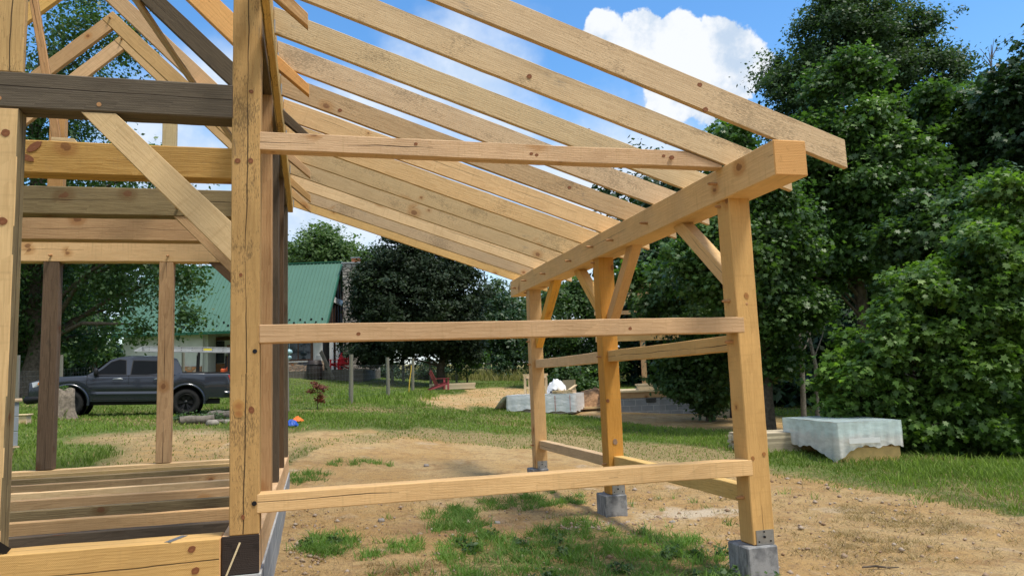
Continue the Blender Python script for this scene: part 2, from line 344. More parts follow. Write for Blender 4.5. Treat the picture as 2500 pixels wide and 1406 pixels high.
# main roof: rafter pairs meeting at the ridge, with shallow tails beyond the wall
RX, RZ, RS = -2.37, 5.40, .98
def rz(x): return RZ-RS*abs(x-RX)
for i, yy in enumerate((0.0, 1.40, 2.85, 4.30, 5.62, 6.30)):
    v = .255; y0, y1 = yy, yy+.085
    rp = [(RX, rz(RX)), (.335, rz(.335)+.055), (.335, rz(.335)-.045), (-.10, rz(-.10)-.10), (-.22, rz(-.22)-v), (RX, rz(RX)-v), (RX-.13, rz(RX-.13))]
    o_ = xzplate('rafter', rp, y0, y1, (1,-RS), (W_MID, W_FRESH, W_DARK, W_GIRT, W_FRESH, W_FRESH)[i], label='dark old main rafter' if i == 2 else None)
    lp = [(RX-.133, rz(RX-.133)), (2*RX-.32, rz(.32)), (2*RX-.32, rz(.32)-.09), (2*RX+.12, rz(-.12)-.10), (2*RX+.22, rz(-.22)-v), (RX-.004, rz(RX)-v-.003)]
    xzplate('rafter', lp, y0+.004, y1-.004, (1,RS), (W_MID, W_MID, W_MID, W_FRESH, W_FRESH, W_GIRT)[i])
    peg(o_, (RX-.03, y0+.04, rz(RX)-.11), (RX-.03, y0-.05, rz(RX)-.11), .014)
# diagonal wind braces lying on the rafters
for sx, a, b in ((1, (RX+.65,2.2), (RX+1.75,5.72)), (-1, (RX-.85,3.1), (RX-1.35,6.35))):
    A = Vector((a[0], a[1], rz(a[0])-.275)); B = Vector((b[0], b[1], rz(b[0])-.275))
    strut('wind_brace', A, B, .19, .04, W_MID, up=(RS*sx,0,1))
# temporary leaning board, pale block lying on the second tie
strut('loose_stud', (-1.93,2.2,2.10), (-2.32,2.25,4.25), .075, .04, W_MID, up=(0,-1,0), label='thin stud leaning behind the dark tie beam')
xzplate('wood_block', [(-1.84,2.194),(-1.62,2.194),(-1.66,2.245),(-1.84,2.25)], 1.56, 1.66, (1,0), W_PALE)
# ------------------------------------------------------------------ lean-to
YP = (0.0, 3.0626, 6.2004); BZ = (-1.389, -1.3943, -1.4045)
lab = ('near fresh pine lean-to post', 'middle lean-to post', 'far lean-to post')
posts = []
for i, yy in enumerate(YP):
    o = bar('post', 'Z', W0, W1, yy, yy+.2, BZ[i]+.003, PB+.03, W_FRESH, label=lab[i], bev=.008); posts.append(o)
    k = MB(); k.box(W0+.028, W1-.012, yy-.005, yy+.0, BZ[i]+.004, BZ[i]+.118)
    br_ = sub('post_base', k, GALV, o)
    for dx, dz, rr, ex_ in ((.05,.03,.007,0),(.155,.03,.007,0),(.1,.105,.007,0),(.1,.065,.010,.005)):
        k = MB(); k.tube([(W0+dx,yy-.0045,BZ[i]+dz),(W0+dx,yy-.009-ex_,BZ[i]+dz)], rr, 8); sub('bolt', k, BOLT, o)
    zb = -1.95
    bar('pier', 'Z', 3.7011, 3.9632+.012, yy-.036, yy+.2786, zb, BZ[i], CONC, bev=.012, label=('near','middle','far')[i]+' square concrete pier under a lean-to post')
plate = bar('plate', 'Y', PX0, PX1, -.7341, 7.2761, PB, PT, W_FRESH, bev=.007, label='long pine eave plate carrying the lean-to rafters')
# pegs sticking out of the plate's inner face and the posts
for yy, zz in ((.12,1.62),(1.55,1.58),(2.5,1.58),(3.16,1.62),(4.0,1.58),(5.2,1.58),(6.25,1.62),(6.9,1.58)): peg(plate, (PX0+.02,yy,zz), (PX0-.085,yy,zz), .014)
for i, yy in enumerate(YP): peg(posts[i], (W0+.02,yy+.14,1.425), (W0-.05,yy+.14,1.425), .013)
for yy, zz in ((.10,.60),(.10,.255),(.10,-1.02)): peg(posts[0], (W0+.02,yy,zz), (W0-.07,yy,zz), .015)
for i in (1,2):
    for zz in (.62,.25,-1.04): peg(posts[i], (W0+.02,YP[i]+.08,zz), (W0-.06,YP[i]+.08,zz), .013)
peg(posts[0], (W0+.10,.02,.565), (W0+.10,-.004,.565), .016)
# knee braces along the plate
def knee(ya, za, yb, zb):
    strut('brace', (W0+.135,ya,za), (W0+.135,yb,zb), .12, .135, W_FRESH, up=(0,0,1))
knee(.16,.72, 1.14,1.50); knee(3.10,.64, 2.22,1.52); knee(3.22,.72, 4.15,1.50); knee(6.24,.56, 5.06,1.56)
# girts
bar('girt', 'X', -.02, W0+.045, -.003, .147, -.838, -.709, W_GIRT, label='lowest girt between corner post and near lean-to post')
bar('girt', 'X', -.008, W0+.065, -.003, .13, .326, .456, W_GIRT, label='middle girt between corner post and near lean-to post')
xzplate('girt', [(-.012,1.733),(PX0-.002,1.733),(PX0-.002,1.752),(3.40,1.866),(-.012,1.866)], .0035, .12, (1,0), W_GIRT, label='highest girt between corner post and eave plate')
for i in (0,1):
    y0, y1 = YP[i]+.19, YP[i+1]+.01
    bar('girt', 'Y', W0+.06, W1-.012, y0, y1, .183, .319, W_GIRT); bar('girt', 'Y', W0+.07, W1-.012, y0, y1, -1.085-.01*i, -.945-.02*i, W_GIRT)
# lean-to rafters and the ledger they hang on
def lz(x): return 3.225-.334*(x-.05)
RM = (W_RAFT,W_RAFT,W_RAFT,W_RAFT,W_RAFT,W_GIRT,W_RAFT,W_RAFT,W_RAFT,W_GIRT,W_RAFT,W_GIRT)
for i, yy in enumerate((-.722,-.012,.767,1.423,2.178,2.905,3.633,4.387,5.143,5.844,6.548,7.172)):
    xa, xb = .052, 4.398; v = .232
    o_ = xzplate('rafter', [(xa,lz(xa)),(xb,lz(xb)),(xb+.003,lz(xb)-v+.006),(xa,lz(xa)-v)], yy, yy+.048, (1,-.334), RM[i], bev=.003)
    if i > 0:
        k = MB(); k.box(.053,.064,yy-.003,yy-.0005,lz(.05)-v-.004,lz(.05)-.12); sub('hanger', k, GALV, o_)
bar('ledger', 'Y', 0.003, .05, -.75, 7.24, 2.97, 3.22, W_GIRT)
strut('loose_board', (.055,-1.25,2.70), (.085,4.4,2.33), .062, .14, W_OLD, label='long weathered board slanting along the wall head')
bar('wall_plate', 'Y', -.19, -.003, .012, 6.4, 2.72, 2.94, W_DARK)
# bolts on the corner post, metal strap at the sill
for xx, zz in ((-.035,.27),(-.035,-.77)):
    k = MB(); k.tube([(xx,.0,zz),(xx,-.006,zz)], [.017,.015], 12); k.tube([(xx,-.004,zz),(xx,-.0065,zz)], .008, 6); sub('bolt', k, BOLT, P0)
k = MB(); k.obox((-.215,-.004,-1.24),(-.125,-.004,-1.02), .012, .004, up=(0,-1,0)); o = sub('splint', k, W_PALE, s_)

# particular knots and pencilled or carved marks that the photo shows
KN = NT('knot'); _t = KN.nd('TexCoord').outputs['Object']; _r = KN.vec('LENGTH', KN.vec('MULTIPLY', _t, (1,0,1))); _n = KN.noise(_t, 40, 3)
KN = KN.done(KN.mix(KN.ramp(KN.math('ADD', _r, KN.math('MULTIPLY_ADD', _n, .012, -.006)), .004, .02), KN.mix(KN.ramp(_n,.4,.6), (.16,.05,.02), (.25,.10,.04)), (.20,.075,.03)), .7, 0, .3)
KO = NT('pale_knot'); _t = KO.nd('TexCoord').outputs['Object']; _n = KO.noise(_t, 45, 4)
KO = KO.done(KO.mix(KO.ramp(KO.math('ADD', KO.vec('LENGTH', KO.vec('MULTIPLY', _t, (1,0,1))), KO.math('MULTIPLY_ADD', _n, .03, -.015)), .004, .045), (.33,.15,.05), (.46,.26,.085)), .8, 0, .2)
def on_y(px, py, Y):
    d = FW+RT*((px-1250)/FPX)-UP*((py-703)/FPX); return CAM+d*((Y-CAM.y)/d.y)
def knot(parent, px, py, Y, rx, rz, m=KN, tilt=.2):
    p = on_y(px, py, Y); k = MB(); n = 14; rn = random.Random(px)
    rim = [(rx*math.cos(a)*rn.uniform(.88,1.1), rz*math.sin(a)*rn.uniform(.88,1.1)) for a in [2*math.pi*i/n for i in range(n)]]
    rim = [(x*math.cos(tilt)-z*math.sin(tilt), x*math.sin(tilt)+z*math.cos(tilt)) for x, z in rim]
    k.add([(0,-.0030,0)]+[(x,-.0030,z) for x, z in rim]+[(x,.006,z) for x, z in rim], [(0,i+1,(i+1)%n+1) for i in range(n)]+[(i+1,i+1+n,(i+1)%n+1+n,(i+1)%n+1) for i in range(n)], False)
    o = k.build('knot', m, parent); o.matrix_local = parent.matrix_basis.inverted()@Matrix.Translation(p-RV)
def kid(cond): return [c for c in BARN.children if cond(c)][0]
GT = {lab: kid(lambda c: c.get('label','').startswith(lab)) for lab in ('lowest girt','middle girt','highest girt','thick fresh')}
for px, py, rx, rz in ((468,1340,.026,.021),(477,1392,.027,.022)): knot(GT['thick fresh'], px, py, -.036, rx, rz, tilt=.5)
for px, py, rx, rz in ((614,1000,.02,.025),(593,1262,.012,.018),(613,224,.016,.014),(588,671,.011,.014),(580,393,.02,.018),(612,393,.017,.019)): knot(P0, px, py, -.001, rx, rz)
knot(P0, 583, 992, -.001, .04, .05, KO); knot(P0, 583, 1010, -.0015, .03, .028, KO)
for px, py in ((1228,800),(875,815),(1226,815),(1538,802)): knot(GT['middle girt'], px, py, -.004, .016, .013)
for px, py in ((1418,1168),(1437,1170),(1430,1158)): knot(GT['lowest girt'], px, py, -.004, .012, .010)
for px, py in ((1297,376),(1310,379),(1015,352),(1620,381)): knot(GT['highest girt'], px, py, .003, .015, .012)
for px, py, rx, rz in ((219,548,.032,.027),(100,546,.02,.018)): knot(ties[3], px, py, 4.546, rx, rz)
knot(ties[1], 84, 358, 1.496, .07, .03, tilt=.7); knot(ties[1], 66, 385, 1.496, .06, .025, tilt=-.4)
for px, py in ((14,325),(6,540)): knot(PL, px, py, -.001, .028, .026)
for px, py in ((1822,722),): knot(posts[0], px, py, -.001, .022, .03, KO)
for px, py in ((1838,1118),(1865,1108)): knot(posts[0], px, py, -.001, .016, .019, KO)
knot(posts[1], 1484, 978, YP[1]-.001, .02, .022); knot(posts[1], 1502, 1078, YP[1]-.001, .03, .035, plain('grey_knot',(.26,.17,.11),.8,scale=30))
for i, lst in {3: ((970,158),(1437,318)), 1: ((1292,187),(1640,385)), 0: ((1708,208),(1722,268)), 4: ((830,270),(1390,458)), 5: ((806,243),(1386,460)), 6: ((719,266),(1160,430))}.items():
    r_ = [c for c in BARN.children if c.name.startswith('rafter') and c.data.materials[0] in (W_RAFT,W_GIRT) and abs(c.location.y-(-.722,-.012,.767,1.423,2.178,2.905,3.633)[i]-.024) < .02 and c.location.x > 1.5]
    if r_:
        for px, py in lst: knot(r_[0], px, py, r_[0].location.y-.025, .022, .017)
def marks(name, parent, lines, Y, r, m):
    k = MB()
    for ln in lines: k.tube([on_y(px,py,Y) for px,py in ln], r, 4)
    sub(name, k, m, parent)
marks('carved_mark', P0, [[(590,914),(591,942)],[(606,916),(604,928),(606,940),(612,943),(618,938),(616,930),(608,928),(604,922),(608,915),(617,914),(621,920),(618,928)]], -.0006, .0016, plain('dark_scratch',(.12,.075,.03),.8))
marks('pencil_mark', ties[3], [[(140,556),(150,548),(154,560),(146,572),(160,552),(172,560)],[(180,566),(196,552),(204,562),(216,556)],[(232,562),(246,554),(252,566),(264,552),(282,560)],[(150,576),(200,570),(262,572)]], 4.545, .0022, plain('purple_crayon',(.22,.13,.22),.9))
# ------------------------------------------------------------------ terrain (thin-plate spline through surveyed points)
CT = np.array([(-30,-40,-1.6),(30,-40,-1.9),(-8,-9,-1.64),(0,-7,-1.66),(6,-7,-1.70),(14,-8,-1.8),(-5,-1,-1.64),(0,0,-1.665),(3.75,0,-1.645),(3.7,3,-1.668),(7,0,-1.70),(7,4,-1.69),
 (9.43,6.27,-1.665),(10.3,5.7,-1.66),(9.76,8.26,-1.615),(12.4,7.06,-1.78),(15,2,-1.9),(0,5,-1.56),(-5,5,-1.30),(-4.3,8.3,-1.02),(-3.3,18.7,-.703),(-6.7,19.56,-.56),(1.56,20.2,-.56),(3.2,24.95,-.452),(5.06,31.74,-.284),(6.68,36.5,-.2),(9.1,42.1,-.1),
 (6.6,20,-1.03),(8.9,18.9,-1.2),(10.36,18.46,-1.20),(12.0,18.0,-1.32),(10.0,20.5,-1.0),(15.2,15.6,-1.42),(-.12,12.3,-.80),(-2.27,12.9,-.68),(-5.7,15.9,-.56),(-8,19.6,-.44),(3,12,-1.12),(6,11,-1.42),(4,7,-1.55),
 (-1.1,40.5,.72),(-11,43,.85),(3.5,41,.45),(11.5,38.3,-.14),(19.7,77.7,1.17),(0,80,2.2),(-30,60,1.6),(-25,25,-.3),(30,30,-1.2),(40,70,.6),(60,10,-2.5),(-60,0,-1.),(-90,110,4.),(0,140,4),(100,140,3),(120,20,-3.),(120,-100,-3),(-120,-100,-2)])
def _phi(r2): return .5*r2*np.log(np.maximum(r2, 1e-9))
def _tps():
    n = len(CT); X = CT[:,:2]; d = ((X[:,None]-X[None])**2).sum(-1)
    A = np.zeros((n+3,n+3)); A[:n,:n] = _phi(d)+np.eye(n)*.15; A[:n,n] = 1; A[:n,n+1:] = X; A[n,:n] = 1; A[n+1:,:n] = X.T
    return np.linalg.solve(A, np.concatenate([CT[:,2], np.zeros(3)]))
_TW = _tps()
def hgt(x, y):
    x = np.asarray(x, float); y = np.asarray(y, float); sh = x.shape; x = x.ravel(); y = y.ravel()
    x = np.clip(x, -115, 118); y = np.clip(y, -95, 138); out = np.empty(len(x))
    for i in range(0, len(x), 40000):
        a = x[i:i+40000]; b = y[i:i+40000]; d = (a[:,None]-CT[None,:,0])**2+(b[:,None]-CT[None,:,1])**2
        out[i:i+40000] = _phi(d)@_TW[:-3]+_TW[-3]+_TW[-2]*a+_TW[-1]*b
    return out.reshape(sh)
def _h(ix, iy, s):
    v = np.sin(ix*127.1+iy*311.7+s*74.7)*43758.5453; return v-np.floor(v)
def vnoise(x, y, s=0):
    ix = np.floor(x); iy = np.floor(y); fx = x-ix; fy = y-iy; fx = fx*fx*(3-2*fx); fy = fy*fy*(3-2*fy)
    return (_h(ix,iy,s)*(1-fx)+_h(ix+1,iy,s)*fx)*(1-fy)+(_h(ix,iy+1,s)*(1-fx)+_h(ix+1,iy+1,s)*fx)*fy
def fbm(x, y, s=0, o=4):
    r = 0; a = .5
    for i in range(o): r = r+a*vnoise(x, y, s+i*7); x = x*2.03+13.1; y = y*2.03+7.7; a *= .5
    return r
def H(x, y): return float(hgt(np.array([x]), np.array([y]))[0])
def ground_px(px, A):     # ground point straight along image column px at optical depth A
    py = 950.
    for _ in range(25):
        p = PA(px, py, A); e = p.z-H(p.x, p.y); py += e*FPX/A
    return Vector((p.x, p.y, H(p.x, p.y)))
def ground_ray(px, py):   # where a pixel's ray meets the ground
    d = FW+RT*((px-1250)/FPX)-UP*((py-703)/FPX); lo = 1.5; t = lo
    while t < 160:
        p = CAM+d*t
        if p.z < H(p.x, p.y): break
        t *= 1.03
    a, b = t/1.03, t
    for _ in range(18):
        m = (a+b)/2; p = CAM+d*m
        if p.z < H(p.x, p.y): b = m
        else: a = m
    return p
# ground cover map: g = how grassy (0 bare dirt .. 1 lawn), s = how straw-dry
def inpoly(poly, X, Y):
    c = np.zeros(X.shape, bool); n = len(poly)
    for i in range(n):
        x0, y0 = poly[i]; x1, y1 = poly[(i+1)%n]
        if y0 == y1: continue
        c ^= ((y0 > Y) != (y1 > Y)) & (X < (x1-x0)*(Y-y0)/(y1-y0)+x0)
    return c
def wpoly(pts): return [tuple(ground_ray(*p)[:2]) for p in pts]
DIRT = [  # (world outline, grassiness, straw)
 ([(-9,-30)]+wpoly([(20,1400)])+wpoly([(640,1300),(690,1130),(740,1096),(830,1088),(930,1080),(1010,1077),(1150,1086),(1300,1094),(1450,1100),(1560,1112),(1650,1128),(1780,1143),(1900,1162),(2060,1188),(2250,1218),(2500,1266)])+[(16,-2),(20,-30)], 0., .15),
 (wpoly([(30,1160),(140,1075),(300,1060),(560,1050),(640,1062),(900,1050),(1000,1062),(1010,1076),(700,1096),(560,1145),(200,1160)]), .42, .9),
 (wpoly([(640,1064),(760,1056),(900,1051),(950,1060),(800,1068),(660,1074)]), .12, .5),
 (wpoly([(700,1100),(1000,1078),(1300,1092),(1700,1132),(1900,1160),(1900,1120),(1650,1085),(1300,1060),(1000,1052),(850,1072),(700,1082)]), .62, .75),
 (wpoly([(1010,990),(1075,965),(1130,950),(1230,947),(1310,950),(1330,985),(1240,1000),(1110,1003)]), .24, .6),
 (wpoly([(1390,990),(1440,965),(1560,985),(1780,1000),(1930,1030),(1920,1058),(1720,1052),(1560,1040),(1430,1022)]), .08, .35),
 (wpoly([(1900,1165),(2100,1192),(2300,1225),(2500,1268),(2500,1230),(2250,1190),(2050,1160),(1900,1135)]), .6, .5),
 (wpoly([(60,1120),(150,1085),(250,1095),(270,1118),(190,1150),(40,1165)]), .95, .1),
]
WEEDS = [wpoly(p) for p in ([(1075,1500),(1062,1335),(1150,1300),(1280,1310),(1330,1278),(1430,1262),(1500,1292),(1700,1310),(1765,1350),(1800,1400),(1790,1500)],
  [(752,1315),(800,1300),(865,1318),(872,1362),(800,1372),(745,1350)], [(1035,1250),(1110,1238),(1175,1262),(1165,1300),(1060,1302)], [(1180,1232),(1270,1212),(1400,1213),(1432,1232),(1300,1242),(1200,1246)],
  [(705,1165),(750,1150),(790,1158),(770,1180),(715,1180)], [(800,1128),(900,1120),(930,1135),(820,1142)], [(905,1335),(1000,1315),(1030,1345),(940,1360)])]
DEAD = [wpoly(p) for p in ([(1930,1300),(2100,1290),(2280,1330),(2300,1372),(2100,1380),(1950,1350)], [(2060,1230),(2300,1262),(2420,1300),(2200,1300),(2050,1260)], [(900,1380),(1060,1370),(1060,1406),(880,1406)])]
def cover(X, Y):
    fr = np.clip((Y-9)/10,0,1)
    wx = X+fr*((fbm(X*.35,Y*.35,71)-.5)*3.5+(fbm(X*1.7,Y*1.7,77)-.5)*1.6)+(fbm(X*.9,Y*.9,3)-.5)*1.1+(fbm(X*5,Y*5,31)-.5)*.3; wy = Y+fr*((fbm(X*.35,Y*.35,81)-.5)*5+(fbm(X*1.7,Y*1.7,87)-.5)*2.4)+(fbm(X*.9,Y*.9,17)-.5)*1.1+(fbm(X*5,Y*5,47)-.5)*.3
    g = np.ones(X.shape)*1.; s = .08+.62*np.clip((fbm(X*.45,Y*.45,91)-.46)*4,0,1)
    for poly, gg, ss in DIRT:
        m = inpoly(poly, wx, wy); g[m] = gg; s[m] = ss
    far = Y > 60; s[far] = .6
    wx = X+(fbm(X*4,Y*4,5)-.5)*.35; wy = Y+(fbm(X*4,Y*4,9)-.5)*.35
    w = np.zeros(X.shape, bool)
    for poly in WEEDS: w |= inpoly(poly, wx, wy)
    d = np.zeros(X.shape, bool)
    for poly in DEAD: d |= inpoly(poly, wx, wy)
    return g, s, w, d
# grid, dense near the camera
def axis(c, half, n, k):
    t = np.linspace(-1, 1, n); return c+half*np.sinh(k*t)/np.sinh(k)
gx = axis(3.2, 420, 420, 7.2); gy = axis(1.2, 420, 460, 7.2)
GX, GY = np.meshgrid(gx, gy); Z = hgt(GX, GY)
g, s_c, w, dd = cover(GX, GY)
def blur(a, n=1):
    for _ in range(n):
        a = (a+np.roll(a,1,0)+np.roll(a,-1,0)+np.roll(a,1,1)+np.roll(a,-1,1))/5
    return a
g = np.where(w, np.maximum(g, .5), g); g = np.where(dd, np.maximum(g, .22), g); g = blur(g, 6); s_c = blur(np.where(dd, .9, s_c), 5)
near = np.clip(1-np.hypot(GX-2, GY+1)/22, 0, 1)
dirtness = np.clip(1-g*1.2, 0, 1)
Z = Z+near*dirtness*((fbm(GX*2.2,GY*2.2,1)-.5)*.06+(fbm(GX*11,GY*11,21,3)-.5)*.05+np.maximum(fbm(GX*24,GY*24,41,2)-.42,0)*(.06+.12*np.exp(-((GX-.6)/.7)**2)))
for (ax_, ay_), (bx_, by_) in ((((4.6,-2.5)),((9.5,3.6))),((5.9,-3.),(10.8,3.1)),((.9,4.6),(8.,5.2)),((.9,3.2),(7.9,4.1))):   # wheel ruts in the dirt
    tt = np.clip(((GX-ax_)*(bx_-ax_)+(GY-ay_)*(by_-ay_))/((bx_-ax_)**2+(by_-ay_)**2), 0, 1); dd_ = np.hypot(GX-ax_-(bx_-ax_)*tt+(fbm(GX*.6,GY*.6,66)-.5)*.5, GY-ay_-(by_-ay_)*tt); Z = Z-near*dirtness*(.035*np.exp(-(dd_/.13)**2)-.022*np.exp(-((dd_-.24)/.09)**2))
Z = Z+.03*np.exp(-((GX-3.85)**2+(GY-3.0)**2)/.12)
Z = np.where((GX > -4.6) & (GX < -.12) & (GY > .1) & (GY < 6.3), np.minimum(Z, -1.5), Z)
ny, nx = Z.shape; ii = np.arange(ny*nx).reshape(ny, nx)
F = np.stack([ii[:-1,:-1], ii[:-1,1:], ii[1:,1:], ii[1:,:-1]], -1).reshape(-1, 4)
me = mesh_np('ground', np.stack([GX,GY,Z],-1).reshape(-1,3), F, True)
for nm, arr in (('grassy', g), ('straw', s_c)):
    at = me.attributes.new(nm, 'FLOAT', 'POINT'); at.data.foreach_set('value', arr.ravel().astype(np.float32))
t = NT('ground_soil'); po = t.nd('NewGeometry').outputs['Position']
ga = t.nd('Attribute', attribute_name='grassy').outputs['Fac']; sa = t.nd('Attribute', attribute_name='straw').outputs['Fac']
n1 = t.noise(po, .55, 5, .6); n2 = t.noise(po, 3.5, 5, .65); n3 = t.noise(po, 30, 4, .7); n4 = t.noise(po, 90, 3, .6)
d = t.mix(t.ramp(n1, .36, .64), (.56,.35,.140), (.635,.45,.22))
d = t.mix(t.ramp(n2, .46, .7, 0, .75), d, (.42,.245,.105))
d = t.mix(t.ramp(t.noise(po, 1.3, 4, .6), .58, .72, 0, .6), d, (.68,.55,.385))
d = t.mix(t.ramp(t.noise(po, 11, 5, .7), .50, .66, 0, .55), d, (.33,.22,.125)); d = t.mix(t.ramp(n3, .50, .68, 0, .6), d, (.29,.185,.10))
d = t.mix(t.ramp(n4, .62, .74, 0, .55), d, (.66,.55,.42))
pw = ground_ray(1700,1252); shade_at = ground_ray(1130,1285)
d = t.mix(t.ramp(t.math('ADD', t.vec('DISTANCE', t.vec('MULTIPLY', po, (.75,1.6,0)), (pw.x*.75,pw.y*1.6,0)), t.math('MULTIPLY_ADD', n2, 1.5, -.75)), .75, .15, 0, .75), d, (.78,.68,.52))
d = t.mix(t.ramp(t.math('ADD', t.vec('DISTANCE', t.vec('MULTIPLY', po, (.8,1.2,0)), (shade_at.x*.8,shade_at.y*1.2,0)), t.math('MULTIPLY_ADD', n2, 1.6, -.8)), .9, .2, 0, .6), d, (.26,.165,.095))  # dark brown patch puts the eave plate's shadow into the dirt colour
st = t.mix(t.ramp(n3, .35, .65), (.27,.20,.09), (.50,.38,.19))
gr = t.mix(t.ramp(n2, .35, .65), (.085,.115,.03), (.14,.18,.05)); gr = t.mix(t.ramp(t.noise(po, .25, 3), .4, .65), gr, (.155,.21,.055))
gr = t.mix(t.ramp(t.math('ADD', sa, t.math('MULTIPLY_ADD', n2, .9, -.45)), .35, .85), gr, st)
f = t.ramp(t.math('ADD', ga, t.math('ADD', t.math('MULTIPLY_ADD', n2, .7, -.35), t.math('MULTIPLY_ADD', n3, .6, -.3))), .32, .62)
t.bump(t.math('ADD', t.math('MULTIPLY', n3, 1.), t.math('MULTIPLY', n4, .5)), 1., .05)
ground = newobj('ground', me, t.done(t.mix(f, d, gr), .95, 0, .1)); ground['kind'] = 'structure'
# ------------------------------------------------------------------ grass
def leafmat(name, lo, hi, trans=.35, rough=.55, spec=.35):
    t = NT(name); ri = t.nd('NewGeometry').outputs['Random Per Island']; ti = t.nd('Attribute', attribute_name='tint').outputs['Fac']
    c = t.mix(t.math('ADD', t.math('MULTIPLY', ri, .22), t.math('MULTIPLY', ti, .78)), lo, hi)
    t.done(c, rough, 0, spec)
    tr = t.nd('BsdfTranslucent'); t.put(tr.inputs['Color'], t.mix(1., c, (1.25,1.5,.55), 'MULTIPLY')); ms = t.nd('MixShader'); ms.inputs[0].default_value = trans
    out = t.n['Material Output']; t.l.new(t.b.outputs[0], ms.inputs[1]); t.l.new(tr.outputs[0], ms.inputs[2]); t.l.new(ms.outputs[0], out.inputs[0]); return t.m
def blades(name, P, hh, ww, mat, lean=.5, tint=None, label=None):
    n = len(P); a = RNG.uniform(0, 2*np.pi, n); dx, dy = np.cos(a), np.sin(a); hh = hh*RNG.uniform(.55, 1.35, n); l = lean*hh*RNG.uniform(.2,1.5,n)
    b = RNG.uniform(0, 2*np.pi, n); lx, ly = np.cos(b)*l, np.sin(b)*l; z0 = hgt(P[:,0], P[:,1])-.01
    def pt(ox, oy, oz): return np.stack([P[:,0]+ox, P[:,1]+oy, z0+oz], -1)
    w2 = ww/2; m = .55
    V = np.stack([pt(-dx*w2,-dy*w2,0), pt(dx*w2,dy*w2,0), pt(lx*.35+dx*w2*.8,ly*.35+dy*w2*.8,hh*m), pt(lx*.35-dx*w2*.8,ly*.35-dy*w2*.8,hh*m), pt(lx,ly,hh*.92)], 1).reshape(-1,3)
    i = np.arange(n)*5; me = mesh_np(name, V, [np.stack([i,i+1,i+2,i+3],-1), np.stack([i+3,i+2,i+4],-1)])
    at = me.attributes.new('tint', 'FLOAT', 'FACE'); tt = tint if tint is not None else RNG.uniform(0,1,n); at.data.foreach_set('value', np.concatenate([tt,tt]).astype(np.float32))
    o = newobj(name, me, mat); o['kind'] = 'stuff'; o['label'] = label; o['category'] = 'grass'; return o
GR = leafmat('grass_blade', (.12,.175,.035), (.26,.36,.075), .35, .7, .15)
WD = leafmat('weed_blade', (.08,.155,.036), (.23,.38,.085), .35, .6, .2)
ST = leafmat('straw_blade', (.17,.115,.05), (.50,.38,.20), .2, .7, .2)
def lawn_points(n, r0, r1, a0, a1):
    r = r0*(r1/r0)**RNG.uniform(0,1,n); a = RNG.uniform(a0, a1, n); return np.stack([CAM.x+np.sin(a)*r, CAM.y+np.cos(a)*r], -1), r
pts, rr = lawn_points(330000, 6.5, 62, YAW-R(38), YAW+R(38))
g, s_c, w, dd = cover(pts[:,0], pts[:,1]); inside = (pts[:,0] > -4.8) & (pts[:,0] < .05) & (pts[:,1] > -.1) & (pts[:,1] < 6.5)
keep = (RNG.uniform(0,1,len(pts)) < np.where(g > .9, 1, g*.75)) & (g > .2) & ~inside
pts = pts[keep]; rr = rr[keep]; s_c = s_c[keep]; g = g[keep]; tn = np.clip(fbm(pts[:,0]*.5,pts[:,1]*.5,8)*1.6-.4+RNG.uniform(-.2,.2,len(pts)),0,1)
dry = RNG.uniform(0,1,len(pts)) < s_c*.75
hs = np.where(g > .9, .062+.045*(fbm(pts[:,0]*.8,pts[:,1]*.8,2) > .55), .05)*np.clip(1.2-rr*.008, .8, 1.2)
ws = np.clip(.0035*rr*.32, .006, .035)
blades('lawn_grass', pts[~dry], hs[~dry], ws[~dry], GR, .6, tn[~dry], 'green lawn grass growing around the yard')
blades('dry_grass', pts[dry], hs[dry]*.7, ws[dry]*.8, ST, 1.2, None, 'dry straw coloured grass at the edges of the lawn')
# weed tufts on the bare dirt
q = []
for poly, n in zip(WEEDS, (300,48,55,45,24,16,18)):
    A = np.array(poly); lo, hi = A.min(0), A.max(0); k = 0
    while k < n:
        c = RNG.uniform(lo, hi, (200,2)); c = c[inpoly(poly, c[:,0], c[:,1])][:n-k]; k += len(c); c = c+RNG.normal(size=c.shape)*.11*(RNG.uniform(0,1,(len(c),1)) < .5)
        for x, y in c:
            m = RNG.integers(10, 60); q.append(np.stack([RNG.normal(x,.045,m), RNG.normal(y,.045,m)],-1))
for x, y in zip(RNG.uniform(.6,9,60), RNG.uniform(-1.5,4.5,60)):
    m = RNG.integers(6, 24); q.append(np.stack([RNG.normal(x,.03,m), RNG.normal(y,.03,m)],-1))
q = np.concatenate(q); blades('weed_grass', q, .075*RNG.uniform(.4,1.7,len(q)), .009, WD, 1.1, np.clip(fbm(q[:,0]*2,q[:,1]*2,4)*1.5-.3,0,1), 'dark green weed grass tufts on the bare dirt')
q = []
for poly, n in zip(DEAD, (90,120,40)):
    A = np.array(poly); lo, hi = A.min(0), A.max(0); c = RNG.uniform(lo, hi, (n*4,2)); c = c[inpoly(poly, c[:,0], c[:,1])][:n]
    for x, y in c: m = RNG.integers(8, 40); q.append(np.stack([RNG.normal(x,.07,m), RNG.normal(y,.05,m)],-1))
x = RNG.uniform(.1,11,3000); y = RNG.uniform(-2.2,6.,3000)
for a, b in zip(x, y): m = RNG.integers(3,14); q.append(np.stack([RNG.normal(a,.05,m), RNG.normal(b,.05,m)],-1))
q = np.concatenate(q); blades('straw_litter', q, .05*RNG.uniform(.4,1.3,len(q)), .006, ST, 2.2, None, 'dead straw and clippings lying on the dirt')
